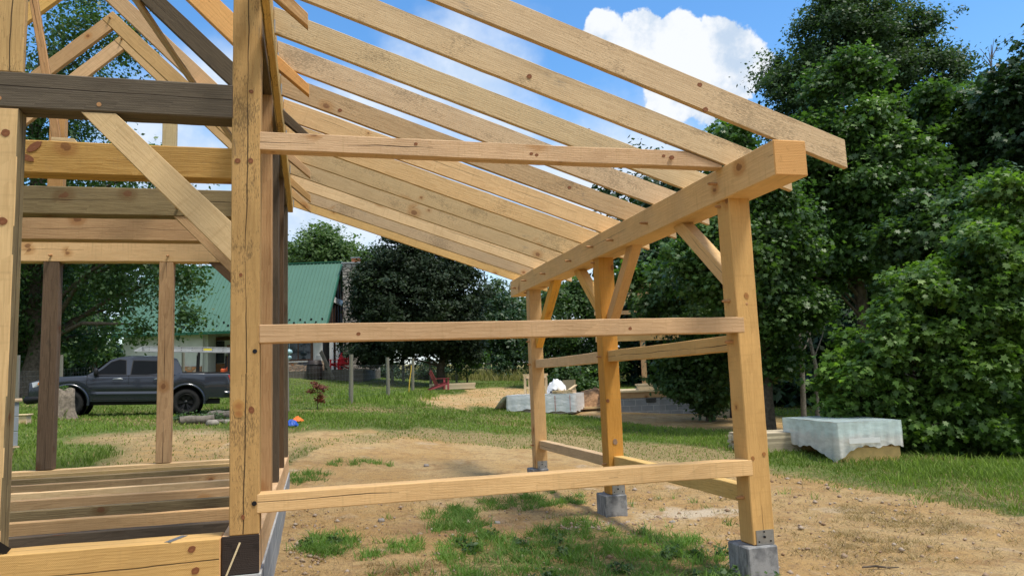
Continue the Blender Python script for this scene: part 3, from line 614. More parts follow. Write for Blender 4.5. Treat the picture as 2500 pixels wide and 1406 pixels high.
# long grass at the foot of the right-hand trees and by the fence
q = []
for px, A, n in [(px, A, 34) for px, A in zip(RNG.uniform(2150,2560,46), RNG.uniform(10.8,13.2,46))]+[(px, A, 18) for px, A in zip(RNG.uniform(820,1060,50), RNG.uniform(24.5,33,50))]+[(px,A,40) for px, A in zip(RNG.uniform(20,160,30), RNG.uniform(18.5,22,30))]:
    p = PA(px, 950, A); sg = .14 if A < 40 else .6; q.append(np.stack([RNG.normal(p.x,sg,n), RNG.normal(p.y,sg,n), np.full(n, A)],-1))
q = np.concatenate(q); blades('tall_grass', q[:,:2], np.where(q[:,2] < 15, .15*RNG.uniform(.4,1.5,len(q)), np.where(q[:,2] < 40, .26, .9)), np.clip(q[:,2]*.0012,.012,.06), GR, .6, None, 'tall unmown grass along the fence and the wood edge')
q = []
for px, A in zip(RNG.uniform(1000,1560,170), RNG.uniform(54,68,170)): p = PA(px, 950, A); q.append(np.stack([RNG.normal(p.x,.6,60), RNG.normal(p.y,.6,60)],-1))
q = np.concatenate(q); blades('hay_grass', q, .62*RNG.uniform(.5,1.2,len(q)), .06, leafmat('hay_blade', (.13,.14,.045), (.36,.31,.13), .3, .7, .15), .6, None, 'tall yellowing field grass beyond the dirt road')
# pebbles and clods
V = []; Fq = []
n = 2600; px_ = RNG.uniform(.1,9.5,n); py_ = RNG.uniform(-2.6,5.0,n); px_[:330] = RNG.normal(3.75,.32,330); py_[:330] = RNG.normal(2.78,.12,330); px_[330:520] = RNG.uniform(.08,.5,190); py_[330:520] = RNG.uniform(-1.5,4,190); px_[520:600] = RNG.normal(3.6,.3,80); py_[520:600] = RNG.normal(-.5,.2,80)
g, _, _, _ = cover(px_, py_); ok = g < .3; px_ = px_[ok]; py_ = py_[ok]; n = len(px_); zz = hgt(px_, py_); sz = np.where(np.arange(n) < 500, RNG.uniform(.008,.028,n), RNG.uniform(.005,.02,n)*RNG.choice([1,1,1,1,1,2.],n))
base = np.array([(1,0,0),(-1,0,0),(0,1,0),(0,-1,0),(0,0,1),(0,0,-1)], float); tri = np.array([(0,2,4),(2,1,4),(1,3,4),(3,0,4),(2,0,5),(1,2,5),(3,1,5),(0,3,5)])
V = (base[None]*(1+RNG.uniform(-.35,.35,(n,6,1)))*np.array([1,1,.7])*sz[:,None,None]); an = RNG.uniform(0,6.28,n); ca, sa_ = np.cos(an)[:,None], np.sin(an)[:,None]
V = np.stack([V[...,0]*ca-V[...,1]*sa_+px_[:,None], V[...,0]*sa_+V[...,1]*ca+py_[:,None], V[...,2]+zz[:,None]+sz[:,None]*.3], -1)
t = NT('pebble'); ri = t.nd('NewGeometry').outputs['Random Per Island']
pb = newobj('gravel', mesh_np('gravel', V.reshape(-1,3), (tri[None]+np.arange(n)[:,None,None]*6).reshape(-1,3)), t.done(t.mix(ri, (.24,.145,.075), (.40,.33,.26)), .9)); tag(pb, 'loose pebbles and clods on the dirt and round the piers', 'gravel', None, 'stuff')
# ------------------------------------------------------------------ daylight
SUN = Vector((.34,-.32,1.02)).normalized()
ld = bpy.data.lights.new('sun','SUN'); lo = bpy.data.objects.new('sun', ld); COL.objects.link(lo); lo.location = (10,-8,30)
ld.energy = 3.0; ld.angle = R(12.); ld.color = (1.,.93,.82); lo.rotation_euler = (-SUN).to_track_quat('-Z','Y').to_euler()
wd = bpy.data.worlds.new('World'); sc.world = wd; wd.use_nodes = True; wt = wd.node_tree; bg = wt.nodes['Background']
class WN(NT):
    def __init__(s): s.t = wt; s.n = wt.nodes; s.l = wt.links
w = WN()
sky = w.nd('TexSky', sky_type='NISHITA'); sky.sun_disc = False; sky.sun_elevation = math.asin(SUN.z); sky.sun_rotation = math.atan2(SUN.x, SUN.y); sky.altitude = 200; sky.air_density = 1.1; sky.dust_density = .7; sky.ozone_density = 1.6
D = w.nd('TexCoord').outputs['Generated']; ds = w.sep(D)
blue = w.nd('HueSaturation'); w.put(blue.inputs['Color'], sky.outputs[0]); blue.inputs['Saturation'].default_value = 1.3; blue.inputs['Value'].default_value = 1.1
def sdir(px, py): return (PA(px, py, 100)-CAM).normalized()
n1 = w.noise(D, 4.2, 7, .58); n2 = w.noise(w.combine(ds[0], ds[1], w.math('MULTIPLY', ds[2], 2.2)), 2.3, 6, .6); n3 = w.noise(D, 13, 6, .6); n4 = w.noise(D, 40, 4, .6)
bias = None
for px, py, rad, amt in ((1475,85,.045,.85),(1570,85,.05,.95),(1650,125,.07,1.1),(1755,125,.07,1.),(1805,165,.06,1.),(1660,210,.08,.8),(1740,250,.07,.6)):
    c = sdir(px, py); d = w.vec('DISTANCE', D, tuple(c)); b = w.math('MULTIPLY', w.ramp(d, rad, 0., 0, 1), amt); bias = b if bias is None else w.math('MAXIMUM', bias, b)
big = w.ramp(w.math('ADD', bias, w.math('ADD', w.math('MULTIPLY_ADD', n3, 1.1, -.55), w.math('MULTIPLY_ADD', n4, .5, -.25))), .26, .38)
soft = None
for px, py, rad, amt in ((1120,170,.20,.75),(560,190,.14,.62),(860,560,.34,.95),(1250,330,.16,.55),(1560,330,.16,.6),(760,640,.3,.9),(400,420,.2,.7),(1560,500,.3,.8)):
    c = sdir(px, py); d = w.vec('DISTANCE', D, tuple(c)); b = w.math('MULTIPLY', w.ramp(d, rad, 0., 0, 1), amt); soft = b if soft is None else w.math('MAXIMUM', soft, b)
haze = w.ramp(ds[2], .34, .02, 0, .75)
away = w.ramp(w.vec('DOT_PRODUCT', D, tuple(FH)), .35, -.25, 0, 1.)  # thickens the unseen cloud behind the camera, added for fill light
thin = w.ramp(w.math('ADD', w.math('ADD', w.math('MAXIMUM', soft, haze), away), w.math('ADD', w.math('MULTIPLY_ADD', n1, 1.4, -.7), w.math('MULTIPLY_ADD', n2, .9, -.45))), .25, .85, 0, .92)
cl = w.mix(w.ramp(w.math('ADD', w.math('MULTIPLY', n3, .75), w.math('ADD', w.math('MULTIPLY', n1, .25), w.math('MULTIPLY', n4, .2))), .50, .66), (2.75,3.35,4.15), (4.5,4.65,4.85))
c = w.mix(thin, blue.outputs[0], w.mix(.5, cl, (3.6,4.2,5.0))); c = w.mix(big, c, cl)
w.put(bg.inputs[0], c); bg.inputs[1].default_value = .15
sc.view_settings.view_transform = 'Standard'; sc.view_settings.look = 'None'; sc.view_settings.exposure = .50; sc.view_settings.gamma = 1
sc.cycles.max_bounces = 6; sc.cycles.diffuse_bounces = 3; sc.cycles.glossy_bounces = 2; sc.cycles.transmission_bounces = 3; sc.cycles.transparent_max_bounces = 8; sc.cycles.sample_clamp_indirect = 6
sc.cycles.use_adaptive_sampling = True
# ------------------------------------------------------------------ trees
LOBED = np.array([(0,-.5),(.16,-.26),(.50,-.24),(.30,.03),(.46,.34),(.16,.22),(0,.5),(-.16,.22),(-.46,.34),(-.30,.03),(-.50,-.24),(-.16,-.26)])
KITE = np.array([(0,-.5),(.30,-.05),(0,.5),(-.30,-.05)])
def crown_mesh(name, blobs, ncl, per, leaf, cs, shape=KITE, shell=.5, up=.7, droop=.0, seed=0, clump=.8, subn=18, sub_s=.30, sprig=.14):
    """blobs: [(centre, radii)] in tree space; ncl sprays of per leaves of size leaf"""
    g = np.random.default_rng(seed); C = np.array([b[0] for b in blobs], float); Rd = np.array([b[1] for b in blobs], float)
    wgt = (Rd.prod(1))**(2/3); bi0 = g.choice(len(blobs), max(6,ncl//subn), p=wgt/wgt.sum()); us = g.normal(size=(len(bi0),3)); us /= np.linalg.norm(us,axis=1)[:,None]; sub_c = C[bi0]+us*Rd[bi0]*(g.uniform(.35,.95,len(bi0))**.6)[:,None]; sub_r = Rd[bi0]*g.uniform(sub_s*.6,sub_s*1.3,len(bi0))[:,None]; pk = g.integers(0,len(bi0),ncl); bi = bi0[pk]
    u = g.normal(size=(ncl,3)); u /= np.linalg.norm(u,axis=1)[:,None]; r = 1-shell*g.uniform(0,1,ncl)**1.6
    r *= 1+.16*(g.uniform(-1,1,ncl)); r *= np.where(g.uniform(0,1,ncl) < sprig, g.uniform(1.1,1.32,ncl), 1); cc = np.where((g.uniform(0,1,ncl) < clump)[:,None], sub_c[pk]+u*sub_r[pk]*r[:,None], C[bi]+u*Rd[bi]*r[:,None])
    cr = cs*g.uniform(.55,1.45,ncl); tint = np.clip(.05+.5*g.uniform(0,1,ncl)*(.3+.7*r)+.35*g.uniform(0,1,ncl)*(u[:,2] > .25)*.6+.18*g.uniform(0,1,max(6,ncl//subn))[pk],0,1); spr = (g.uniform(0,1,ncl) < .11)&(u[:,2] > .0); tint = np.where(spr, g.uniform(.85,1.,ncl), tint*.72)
    P = np.repeat(cc, per, 0)+g.normal(size=(ncl*per,3))*np.repeat(cr,per)[:,None]*np.array([.55,.55,.30])-np.array([0,0,1])*droop*np.repeat(cr,per)[:,None]*g.uniform(0,1.6,(ncl*per,1))
    n = len(P); uu = np.repeat(u,per,0); N = uu*.55+np.array([0,0,up])+g.normal(size=(n,3))*.48; N /= np.linalg.norm(N,axis=1)[:,None]
    T = g.normal(size=(n,3))+uu*.6-np.array([0,0,1])*droop; T -= N*(T*N).sum(1)[:,None]; T /= np.linalg.norm(T,axis=1)[:,None]; B = np.cross(N,T)
    s = leaf*g.uniform(.4,1.4,n); k = len(shape); bend = (shape[:,0]**2)*-.5
    V = P[:,None]+B[:,None]*(shape[None,:,0:1]*s[:,None,None])+T[:,None]*(shape[None,:,1:2]*s[:,None,None])+N[:,None]*(bend[None,:,None]*s[:,None,None])
    me = mesh_np(name, V.reshape(-1,3), np.arange(n*k).reshape(n,k))
    at = me.attributes.new('tint','FLOAT','FACE'); at.data.foreach_set('value', np.repeat(tint,per).astype(np.float32)); return me, cc
BARK = plain('bark', (.105,.085,.065), .95, spec=.1, var=.35, scale=9, bump=.8)
BARKG = plain('grey_bark', (.17,.15,.125), .95, spec=.1, var=.3, scale=12, bump=.8)
L_DARK = leafmat('leaf_dark_maple', (.014,.026,.013), (.040,.068,.026), .18, .6, .25)
L_MID = leafmat('leaf_mid_green', (.024,.058,.022), (.125,.215,.055), .32, .5, .4)
L_TULIP = leafmat('leaf_tulip', (.021,.060,.023), (.16,.28,.055), .34, .48, .45)
L_BLUE = leafmat('leaf_blue_green', (.034,.068,.034), (.115,.18,.07), .3, .55, .35)
L_FAR = leafmat('leaf_far', (.055,.10,.038), (.17,.26,.08), .34, .55, .3)
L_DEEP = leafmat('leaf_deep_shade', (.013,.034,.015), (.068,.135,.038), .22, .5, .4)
L_BRIGHT = leafmat('leaf_bright_young', (.028,.078,.026), (.24,.385,.06), .38, .48, .4)
L_RED = leafmat('leaf_red', (.12,.03,.022), (.25,.085,.05), .3, .5, .3)
def limbs(base, h, r, targets, seed, trunk_to=.8, lean=(0,0)):
    rn = random.Random(seed); m = MB(); pts = []; n = 9
    for i in range(n):
        f = i/(n-1)*trunk_to; pts.append(Vector((lean[0]*f+rn.uniform(-1,1)*r*.5*(i > 0), lean[1]*f+rn.uniform(-1,1)*r*.5*(i > 0), h*f-.25*(i == 0))))
    m.tube(pts, [r*1.25]+[r*(1-.82*(i/(n-1))) for i in range(1,n)], 9)
    for c in targets:
        c = Vector(c); zf = min(max((c.z-c.xy.length*.55)/h, .12), trunk_to*.97); j = zf/trunk_to*(n-1); j0 = min(int(j), n-2); s = pts[j0].lerp(pts[j0+1], j-j0)
        rr = r*(1-.82*j/(n-1))*.26+.007; mid = s.lerp(c, .5)+Vector((rn.uniform(-.1,.1),rn.uniform(-.1,.1),.08))*(c-s).length
        m.tube([s, s.lerp(mid,.5)+Vector((0,0,.02))*(c-s).length, mid, mid.lerp(c,.6), c], [rr, rr*.8, rr*.6, rr*.4, rr*.16], 6)
    return m
def tree(label, base, blobs, h, r, mat, ncl, per, leaf, cs, seed, group=None, shape=KITE, name='tree', nl=16, bark=None, trunk_to=.8, lean=(0,0), **kw):
    t = thing(name, label, {'bush':'bush','shrub':'bush','sapling':'sapling'}.get(name,'tree'), base, group=group)
    rel = [(tuple(Vector(c)-Vector(base)), rd) for c, rd in blobs]
    me, cc = crown_mesh('crown', rel, ncl, per, leaf, cs, shape, seed=seed, **kw)
    newobj('crown', me, mat, t); g = np.random.default_rng(seed+1)
    limbs(base, h, r, cc[g.choice(len(cc), min(nl,len(cc)), replace=False)], seed, trunk_to, lean).build('trunk', bark or BARK, t)
    return t
def B(px, py, A, rx, ry, rd=None):    # crown lobe from its outline in the photo at real depth A
    k = A/FPX; return (PA(px,py,A), (rx*k, (rd if rd else (rx+ry)/2)*k, ry*k))
def gb(px, A): return tuple(ground_px(px, A))
# left: big shade tree behind the truck with hanging branches, and what stands round it
A = 31
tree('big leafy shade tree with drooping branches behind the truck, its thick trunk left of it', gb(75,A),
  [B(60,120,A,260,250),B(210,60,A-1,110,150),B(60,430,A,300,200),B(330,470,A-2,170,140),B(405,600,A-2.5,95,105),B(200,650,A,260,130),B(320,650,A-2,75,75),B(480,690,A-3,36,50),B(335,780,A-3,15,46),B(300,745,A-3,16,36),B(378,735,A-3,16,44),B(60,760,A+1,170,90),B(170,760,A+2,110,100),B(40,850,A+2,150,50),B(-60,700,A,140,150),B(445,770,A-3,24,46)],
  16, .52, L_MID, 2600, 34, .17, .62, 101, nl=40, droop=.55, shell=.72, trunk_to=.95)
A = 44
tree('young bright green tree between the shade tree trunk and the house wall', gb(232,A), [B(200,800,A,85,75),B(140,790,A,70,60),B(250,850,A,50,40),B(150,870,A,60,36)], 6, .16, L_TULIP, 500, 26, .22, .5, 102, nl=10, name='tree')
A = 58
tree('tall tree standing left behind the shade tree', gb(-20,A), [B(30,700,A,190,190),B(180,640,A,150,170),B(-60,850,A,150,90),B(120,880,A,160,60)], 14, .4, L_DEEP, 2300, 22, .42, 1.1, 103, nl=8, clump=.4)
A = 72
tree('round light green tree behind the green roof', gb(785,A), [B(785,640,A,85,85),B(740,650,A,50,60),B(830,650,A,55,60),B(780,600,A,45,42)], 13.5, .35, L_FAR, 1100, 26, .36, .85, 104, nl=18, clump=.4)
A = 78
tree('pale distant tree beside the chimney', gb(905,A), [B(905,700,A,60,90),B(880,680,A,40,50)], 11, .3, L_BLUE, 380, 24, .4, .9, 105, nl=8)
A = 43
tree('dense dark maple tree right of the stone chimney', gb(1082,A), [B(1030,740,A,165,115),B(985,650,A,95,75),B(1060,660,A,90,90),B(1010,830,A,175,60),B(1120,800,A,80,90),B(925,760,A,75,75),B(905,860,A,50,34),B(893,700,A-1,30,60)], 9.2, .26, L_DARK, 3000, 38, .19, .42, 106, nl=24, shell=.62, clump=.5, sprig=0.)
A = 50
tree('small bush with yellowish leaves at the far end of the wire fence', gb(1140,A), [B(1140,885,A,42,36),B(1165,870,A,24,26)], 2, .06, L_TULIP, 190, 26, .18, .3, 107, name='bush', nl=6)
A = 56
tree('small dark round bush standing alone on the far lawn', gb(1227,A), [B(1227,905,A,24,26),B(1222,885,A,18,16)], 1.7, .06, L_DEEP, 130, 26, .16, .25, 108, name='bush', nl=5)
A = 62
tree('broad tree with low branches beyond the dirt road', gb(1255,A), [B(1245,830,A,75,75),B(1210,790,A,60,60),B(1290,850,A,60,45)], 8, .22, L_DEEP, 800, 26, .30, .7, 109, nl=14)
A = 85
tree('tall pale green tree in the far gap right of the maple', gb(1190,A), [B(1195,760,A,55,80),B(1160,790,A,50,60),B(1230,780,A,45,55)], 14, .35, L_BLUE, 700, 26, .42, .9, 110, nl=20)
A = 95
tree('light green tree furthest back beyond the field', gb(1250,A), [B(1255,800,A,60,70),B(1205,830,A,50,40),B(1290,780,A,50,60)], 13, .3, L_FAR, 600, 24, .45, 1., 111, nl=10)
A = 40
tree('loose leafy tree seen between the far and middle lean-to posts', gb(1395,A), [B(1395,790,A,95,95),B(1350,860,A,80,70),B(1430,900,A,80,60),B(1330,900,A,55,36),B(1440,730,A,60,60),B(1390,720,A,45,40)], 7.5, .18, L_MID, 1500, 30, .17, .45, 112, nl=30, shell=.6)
A = 33
tree('dense green bush at the foot of the dirt mound', gb(1420,A), [B(1410,940,A,55,40),B(1375,925,A,40,40)], 1.8, .06, L_MID, 240, 26, .15, .3, 113, name='bush', nl=6)
A = 52
tree('dark undergrowth under the maple behind the wire fence', gb(1000,A), [B(930,900,A,50,34),B(1000,905,A,60,30),B(1060,905,A+1,50,30),B(1110,890,A+2,40,34),B(900,890,A+1,30,30)], 1.6, .05, L_DEEP, 420, 26, .17, .35, 114, name='bush', nl=8)
# right-hand wood edge
RG = 'trees along the right-hand wood edge'
A = 40
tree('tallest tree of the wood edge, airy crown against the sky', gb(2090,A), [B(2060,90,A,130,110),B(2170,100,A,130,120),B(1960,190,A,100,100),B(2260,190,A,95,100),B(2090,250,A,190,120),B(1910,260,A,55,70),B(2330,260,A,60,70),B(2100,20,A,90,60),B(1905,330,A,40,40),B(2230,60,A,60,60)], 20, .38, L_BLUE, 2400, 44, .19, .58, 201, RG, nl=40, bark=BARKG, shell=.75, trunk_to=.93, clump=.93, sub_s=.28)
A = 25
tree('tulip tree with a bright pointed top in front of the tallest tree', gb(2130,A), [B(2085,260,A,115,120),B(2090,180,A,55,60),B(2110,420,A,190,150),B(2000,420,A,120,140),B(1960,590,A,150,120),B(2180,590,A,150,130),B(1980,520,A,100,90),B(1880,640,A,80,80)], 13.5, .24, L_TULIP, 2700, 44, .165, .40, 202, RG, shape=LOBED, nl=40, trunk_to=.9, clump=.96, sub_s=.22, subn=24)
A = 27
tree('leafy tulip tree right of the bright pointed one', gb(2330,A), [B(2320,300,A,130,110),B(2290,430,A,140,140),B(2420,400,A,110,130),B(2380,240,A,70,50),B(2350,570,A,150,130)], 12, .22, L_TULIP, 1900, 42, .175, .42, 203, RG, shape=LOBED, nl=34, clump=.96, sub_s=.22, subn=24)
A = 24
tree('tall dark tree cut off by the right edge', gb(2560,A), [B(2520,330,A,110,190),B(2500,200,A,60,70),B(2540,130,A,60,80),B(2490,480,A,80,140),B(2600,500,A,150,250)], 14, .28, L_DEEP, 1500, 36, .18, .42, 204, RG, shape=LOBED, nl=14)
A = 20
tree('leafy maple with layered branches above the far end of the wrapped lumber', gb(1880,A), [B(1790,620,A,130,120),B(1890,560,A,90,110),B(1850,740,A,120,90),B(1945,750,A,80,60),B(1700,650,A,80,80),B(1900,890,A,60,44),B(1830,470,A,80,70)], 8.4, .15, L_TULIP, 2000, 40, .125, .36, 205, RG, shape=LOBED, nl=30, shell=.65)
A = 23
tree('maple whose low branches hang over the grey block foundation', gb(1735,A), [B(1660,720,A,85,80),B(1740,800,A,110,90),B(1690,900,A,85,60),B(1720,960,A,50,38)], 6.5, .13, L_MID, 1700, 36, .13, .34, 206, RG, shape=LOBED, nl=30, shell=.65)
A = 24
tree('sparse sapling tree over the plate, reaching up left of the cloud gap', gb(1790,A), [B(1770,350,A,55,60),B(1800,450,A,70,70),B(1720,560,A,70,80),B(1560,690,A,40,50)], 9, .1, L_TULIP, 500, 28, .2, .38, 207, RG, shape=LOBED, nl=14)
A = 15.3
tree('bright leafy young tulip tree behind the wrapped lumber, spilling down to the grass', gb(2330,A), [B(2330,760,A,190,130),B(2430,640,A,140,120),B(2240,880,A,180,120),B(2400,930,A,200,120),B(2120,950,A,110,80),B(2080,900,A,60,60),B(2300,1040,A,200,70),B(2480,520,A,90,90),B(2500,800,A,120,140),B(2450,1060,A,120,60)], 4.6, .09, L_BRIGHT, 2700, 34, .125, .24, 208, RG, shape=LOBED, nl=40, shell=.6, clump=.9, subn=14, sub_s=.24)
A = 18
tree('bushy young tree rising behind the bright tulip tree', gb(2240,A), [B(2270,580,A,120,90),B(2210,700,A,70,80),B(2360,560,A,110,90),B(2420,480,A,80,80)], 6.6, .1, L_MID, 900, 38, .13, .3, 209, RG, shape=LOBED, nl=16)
# dark wood behind
A = 42
WOOD = [B(px, py, A+RNG.uniform(0,14), RNG.uniform(120,200), RNG.uniform(120,200)) for px in range(1600,2900,120) for py in (520,700,860)]+[B(px, 790, 70, 110, 110) for px in range(1540,1700,80)]+[B(px, 950-30*(px>2000), 33+RNG.uniform(-2,5), 110, 90) for px in range(1760,2800,80)]+[B(px, 860, 36, 110, 110) for px in range(1840,2400,90)]+[B(px, 955, 28, 75, 66) for px in range(1700,2100,50)]+[B(px, py, 31, 90, 80) for px in range(1900,2300,90) for py in (700,830)]
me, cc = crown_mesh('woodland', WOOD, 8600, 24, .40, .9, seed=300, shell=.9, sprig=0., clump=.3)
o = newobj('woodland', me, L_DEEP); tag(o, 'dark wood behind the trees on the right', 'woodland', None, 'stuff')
for i, (px, A, r, h, lab) in enumerate(((2128,29,.16,9,'straight dark trunk in the shade of the wood, middle of three'),(1962,22,.07,4,'thin pale trunk leaning in the shade behind the near lean-to post'),(1995,23,.06,4.,'slim trunk in the shade left of the wrapped lumber'),(2215,28,.08,8,'slim straight trunk in the wood right of the dark one'))):
    b = gb(px, A); t = thing('bare_trunk', lab, 'tree trunk', b); m = MB(); m.tube([(0,0,-.2),(.1,0,h*.4),(-.05+.2*(i==1),.1,h*.75),(.15,0,h)], [r*1.2,r,r*.8,r*.5], 9); m.tube([(.05,0,h*.45),(.5,.1,h*.62),(.9,.1,h*.9)], [r*.45,r*.3,r*.12], 6); m.build('trunk', BARKG if i else BARK, t)
# hedge-like far wood closing the horizon
FARW = []
for a in np.arange(-75, 290, 5.5):
    rr = RNG.uniform(118, 150) if -60 < a < 70 else RNG.uniform(80,110); x = CAM.x+math.sin(R(a))*rr; y = CAM.y+math.cos(R(a))*rr; hh = RNG.uniform(7,12)
    FARW.append(((x,y,H(x,y)+hh*.5),(hh*.9,hh*.9,hh*.75)))
me, cc = crown_mesh('far_woods', FARW, 3600, 16, 1.1, 2., seed=301, shell=.8)
o = newobj('far_woods', me, L_FAR); tag(o, 'far belt of woods round the fields', 'woodland', None, 'stuff')
# twigs of a dead tree against the sky at the right
t = thing('dead_tree', 'bare grey dead tree top showing between the leafy crowns at the right', 'tree', gb(2425,30)); b = Vector(t.location); m = MB(); rn = random.Random(5)
top = PA(2420,110,30)-b; m.tube([(0,0,-.2), top*.5+Vector((.2,0,0)), top*.8, top], [.16,.11,.05,.012], 7)
for i in range(26):
    f = rn.uniform(.62,.97); s = top*f+Vector((.03,0,0)); d = Vector((rn.uniform(-1,1),rn.uniform(-.5,.5),rn.uniform(.4,1.2))).normalized()*rn.uniform(.6,1.8)*(1.25-f)*2; m.tube([s, s+d*.5+Vector((0,0,.06)), s+d], [.022,.014,.005], 5)
m.build('trunk', BARKG, t)

# broad-leaved weeds among the grass tufts
WB = []
for poly, n in zip(WEEDS[:4], (60,8,8,8)):
    A_ = np.array(poly); lo_, hi_ = A_.min(0), A_.max(0); c = RNG.uniform(lo_, hi_, (n*4,2)); c = c[inpoly(poly, c[:,0], c[:,1])][:n]
    WB += [((x,y,H(x,y)+.035),(.07,.07,.04)) for x, y in c]
for x, y, s_ in ((3.55,-.28,.10),(3.5,-.1,.08),(3.62,-.45,.09),(4.13,2.92,.07),(1.35,1.05,.06)): WB += [((x,y,H(x,y)+s_),(s_,s_,s_*.9))]
me, cc = crown_mesh('broadleaf_weeds', WB, 420, 5, .045, .05, seed=310, clump=0)
o = newobj('broadleaf_weeds', me, L_MID); tag(o, 'low broad-leaved weeds among the grass tufts on the dirt', 'weeds', None, 'stuff')
# ------------------------------------------------------------------ pickup truck
PAINT = plain('dark_blue_grey_paint', (.019,.025,.039), .26, .25, spec=.6, var=.05, scale=2, Coat_Weight=.8, Coat_Roughness=.06)
TRIM = plain('black_trim', (.012,.012,.013), .6, spec=.3, var=.1)
TYRE = plain('tyre_rubber', (.016,.016,.016), .85, spec=.2, var=.2, scale=20)
GLASS = plain('dark_glass', (.004,.005,.006), .12, spec=.16, var=.1)
GLASSB = plain('window_glass', (.02,.026,.028), .05, spec=.7, var=.3, scale=1.5)
CHROME = plain('chrome', (.6,.6,.62), .2, 1, var=.05)
REDL = plain('red_lens', (.42,.012,.012), .15, spec=.6, var=.1)
AMBER = plain('amber_lens', (.75,.22,.02), .2, spec=.6, var=.1)
WHITEL = plain('clear_lens', (.55,.56,.56), .12, .3, spec=.6, var=.1)
SEATM = plain('seat_cloth', (.10,.10,.105), .9, var=.1)
def basis(loc, ex):   # upright frame with local x along ex
    ex = Vector(ex).normalized(); M = Matrix((ex, Vector((0,0,1)).cross(ex), Vector((0,0,1)))).transposed().to_4x4(); M.translation = loc; return M
rw = ground_px(452, 22.3); fw_ = ground_px(162, 21.1); e_ = (fw_-rw).normalized(); e_ = Vector((0,0,1)).cross(e_).normalized()*-.93; rw = rw+e_; fw_ = fw_+e_; rw.z = H(rw.x,rw.y); fw_.z = H(fw_.x,fw_.y)
TR = thing('pickup_truck', 'dark blue-grey crew cab pickup truck parked on the grass with a ladder on its rack', 'pickup truck', rw)
exv = (fw_-rw).normalized(); eyv = Vector((0,0,1)).cross(exv).normalized(); ezv = exv.cross(eyv)
Mt = Matrix((exv,eyv,ezv)).transposed().to_4x4(); Mt.translation = rw; TR.matrix_world = Mt
WB = (fw_-rw).length; XF, XR = WB+.97, -1.36; HWID = .93; RA = .47
def ztop(x):
    if x < -1.30: return 1.20
    if x < .20: return 1.26
    if x < .34: return 1.26-.075*(x-.2)/.14
    if x < WB-.60: return 1.185
    f = (x-(WB-.6))/(XF-WB+.6); return 1.19-.10*f-.13*max(0,f-.72)*3
def zbot(x):
    z = .44 if x > -.6 else .52
    if x > WB+.55: z = .40+.10*(x-WB-.55)
    for c in (0, WB):
        d = abs(x-c)
        if d < RA+.03: z = max(z, .40+math.sqrt(max((RA+.03)**2-d*d, 0))*1.02)
    return z
def hw(x, f, z):
    w = HWID-.055*abs(f-.55)**1.6*1.5
    for c in (0, WB): w += .035*math.exp(-((x-c)/.42)**2)*math.exp(-((z-.86)/.24)**2)
    w -= .022*math.exp(-((z-.72)/.035)**2)*(1 if .62 < x < WB-.62 else 0)
    w += .016*math.exp(-((z-.66)/.045)**2)*(1 if .55 < x < WB-.55 else 0)
    if x > WB+.35: w -= .17*((x-WB-.35)/(XF-WB-.35))**2.6
    if x < -1.1: w -= .10*((-1.1-x)/.26)**2
    return w
xs = sorted(set([round(v,3) for v in np.linspace(XR, XF, 90)]+[round(c+RA*math.cos(a),3) for c in (0,WB) for a in np.linspace(0,math.pi,25)]+[c+s*(RA+.031) for c in (0,WB) for s in (-1,1)]))
NZ = 22; k = MB(); V = []
for sgn in (1,-1):
    for x in xs:
        for j in range(NZ):
            f = j/(NZ-1); z = zbot(x)+(ztop(x)-zbot(x))*f; y = hw(x,f,z)
            if f > .94: y -= .03*((f-.94)/.06)
            V.append((x, sgn*y, z))
nx_ = len(xs); F = []
for s_ in (0,1):
    o_ = s_*nx_*NZ
    for i in range(nx_-1):
        for j in range(NZ-1):
            q = (o_+i*NZ+j, o_+(i+1)*NZ+j, o_+(i+1)*NZ+j+1, o_+i*NZ+j+1); F.append(q[::-1] if s_ == 0 else q)
for i in range(nx_-1):      # top deck and underside
    a, b = i*NZ+NZ-1, (i+1)*NZ+NZ-1; F.append((a, b, b+nx_*NZ, a+nx_*NZ)[::-1])
    a, b = i*NZ, (i+1)*NZ; F.append((a, b, b+nx_*NZ, a+nx_*NZ))
for i in (0, nx_-1):
    col = [i*NZ+j for j in range(NZ)]; col2 = [c+nx_*NZ for c in col]
    for j in range(NZ-1): F.append((col[j], col[j+1], col2[j+1], col2[j]) if i else (col[j], col2[j], col2[j+1], col[j+1]))
k.add(V, F, True); BODY = k.build('body', PAINT, TR)
b_ = bmesh.new(); b_.from_mesh(BODY.data); bmesh.ops.recalc_face_normals(b_, faces=b_.faces)
for e in b_.edges:
    if len(e.link_faces) == 2 and e.calc_face_angle(0) > .6: e.smooth = False
b_.to_mesh(BODY.data); b_.free()
# cab
CX = (.16, .42, 1.88, 3.02)     # rear foot, rear top, front top, windscreen foot (x)
CX = (.13, .33, WB*.60, WB*.855)
def caby(z): return HWID-.045-.20*((z-1.22)/.52)
def cabz(x): return 1.745-.03*abs((x-1.1)/1.0)**2.2*.6
pr_ = [(CX[0]-.02,1.20),(CX[0]+.05,1.42),(CX[1]-.04,1.66),(CX[1]+.12,1.722)]+[(x,cabz(x)) for x in np.linspace(.7, CX[2]-.25, 7)]+[(CX[2]+.02,1.70),(CX[2]+.22,1.62),(CX[3]-.28,1.36),(CX[3]+.02,1.175)]
k = MB(); n = len(pr_); V = []
for s_ in (1,-1):
    for x,z in pr_: V.append((x, s_*caby(z), z))
V2 = [(x, 1*(caby(z)-.10), z+.018) for x,z in pr_]; V3 = [(x, -(caby(z)-.10), z+.018) for x,z in pr_]
Vv = V[:n]+V2+V3+V[n:]
F = [tuple(range(n))[::-1], tuple(range(3*n,4*n))]
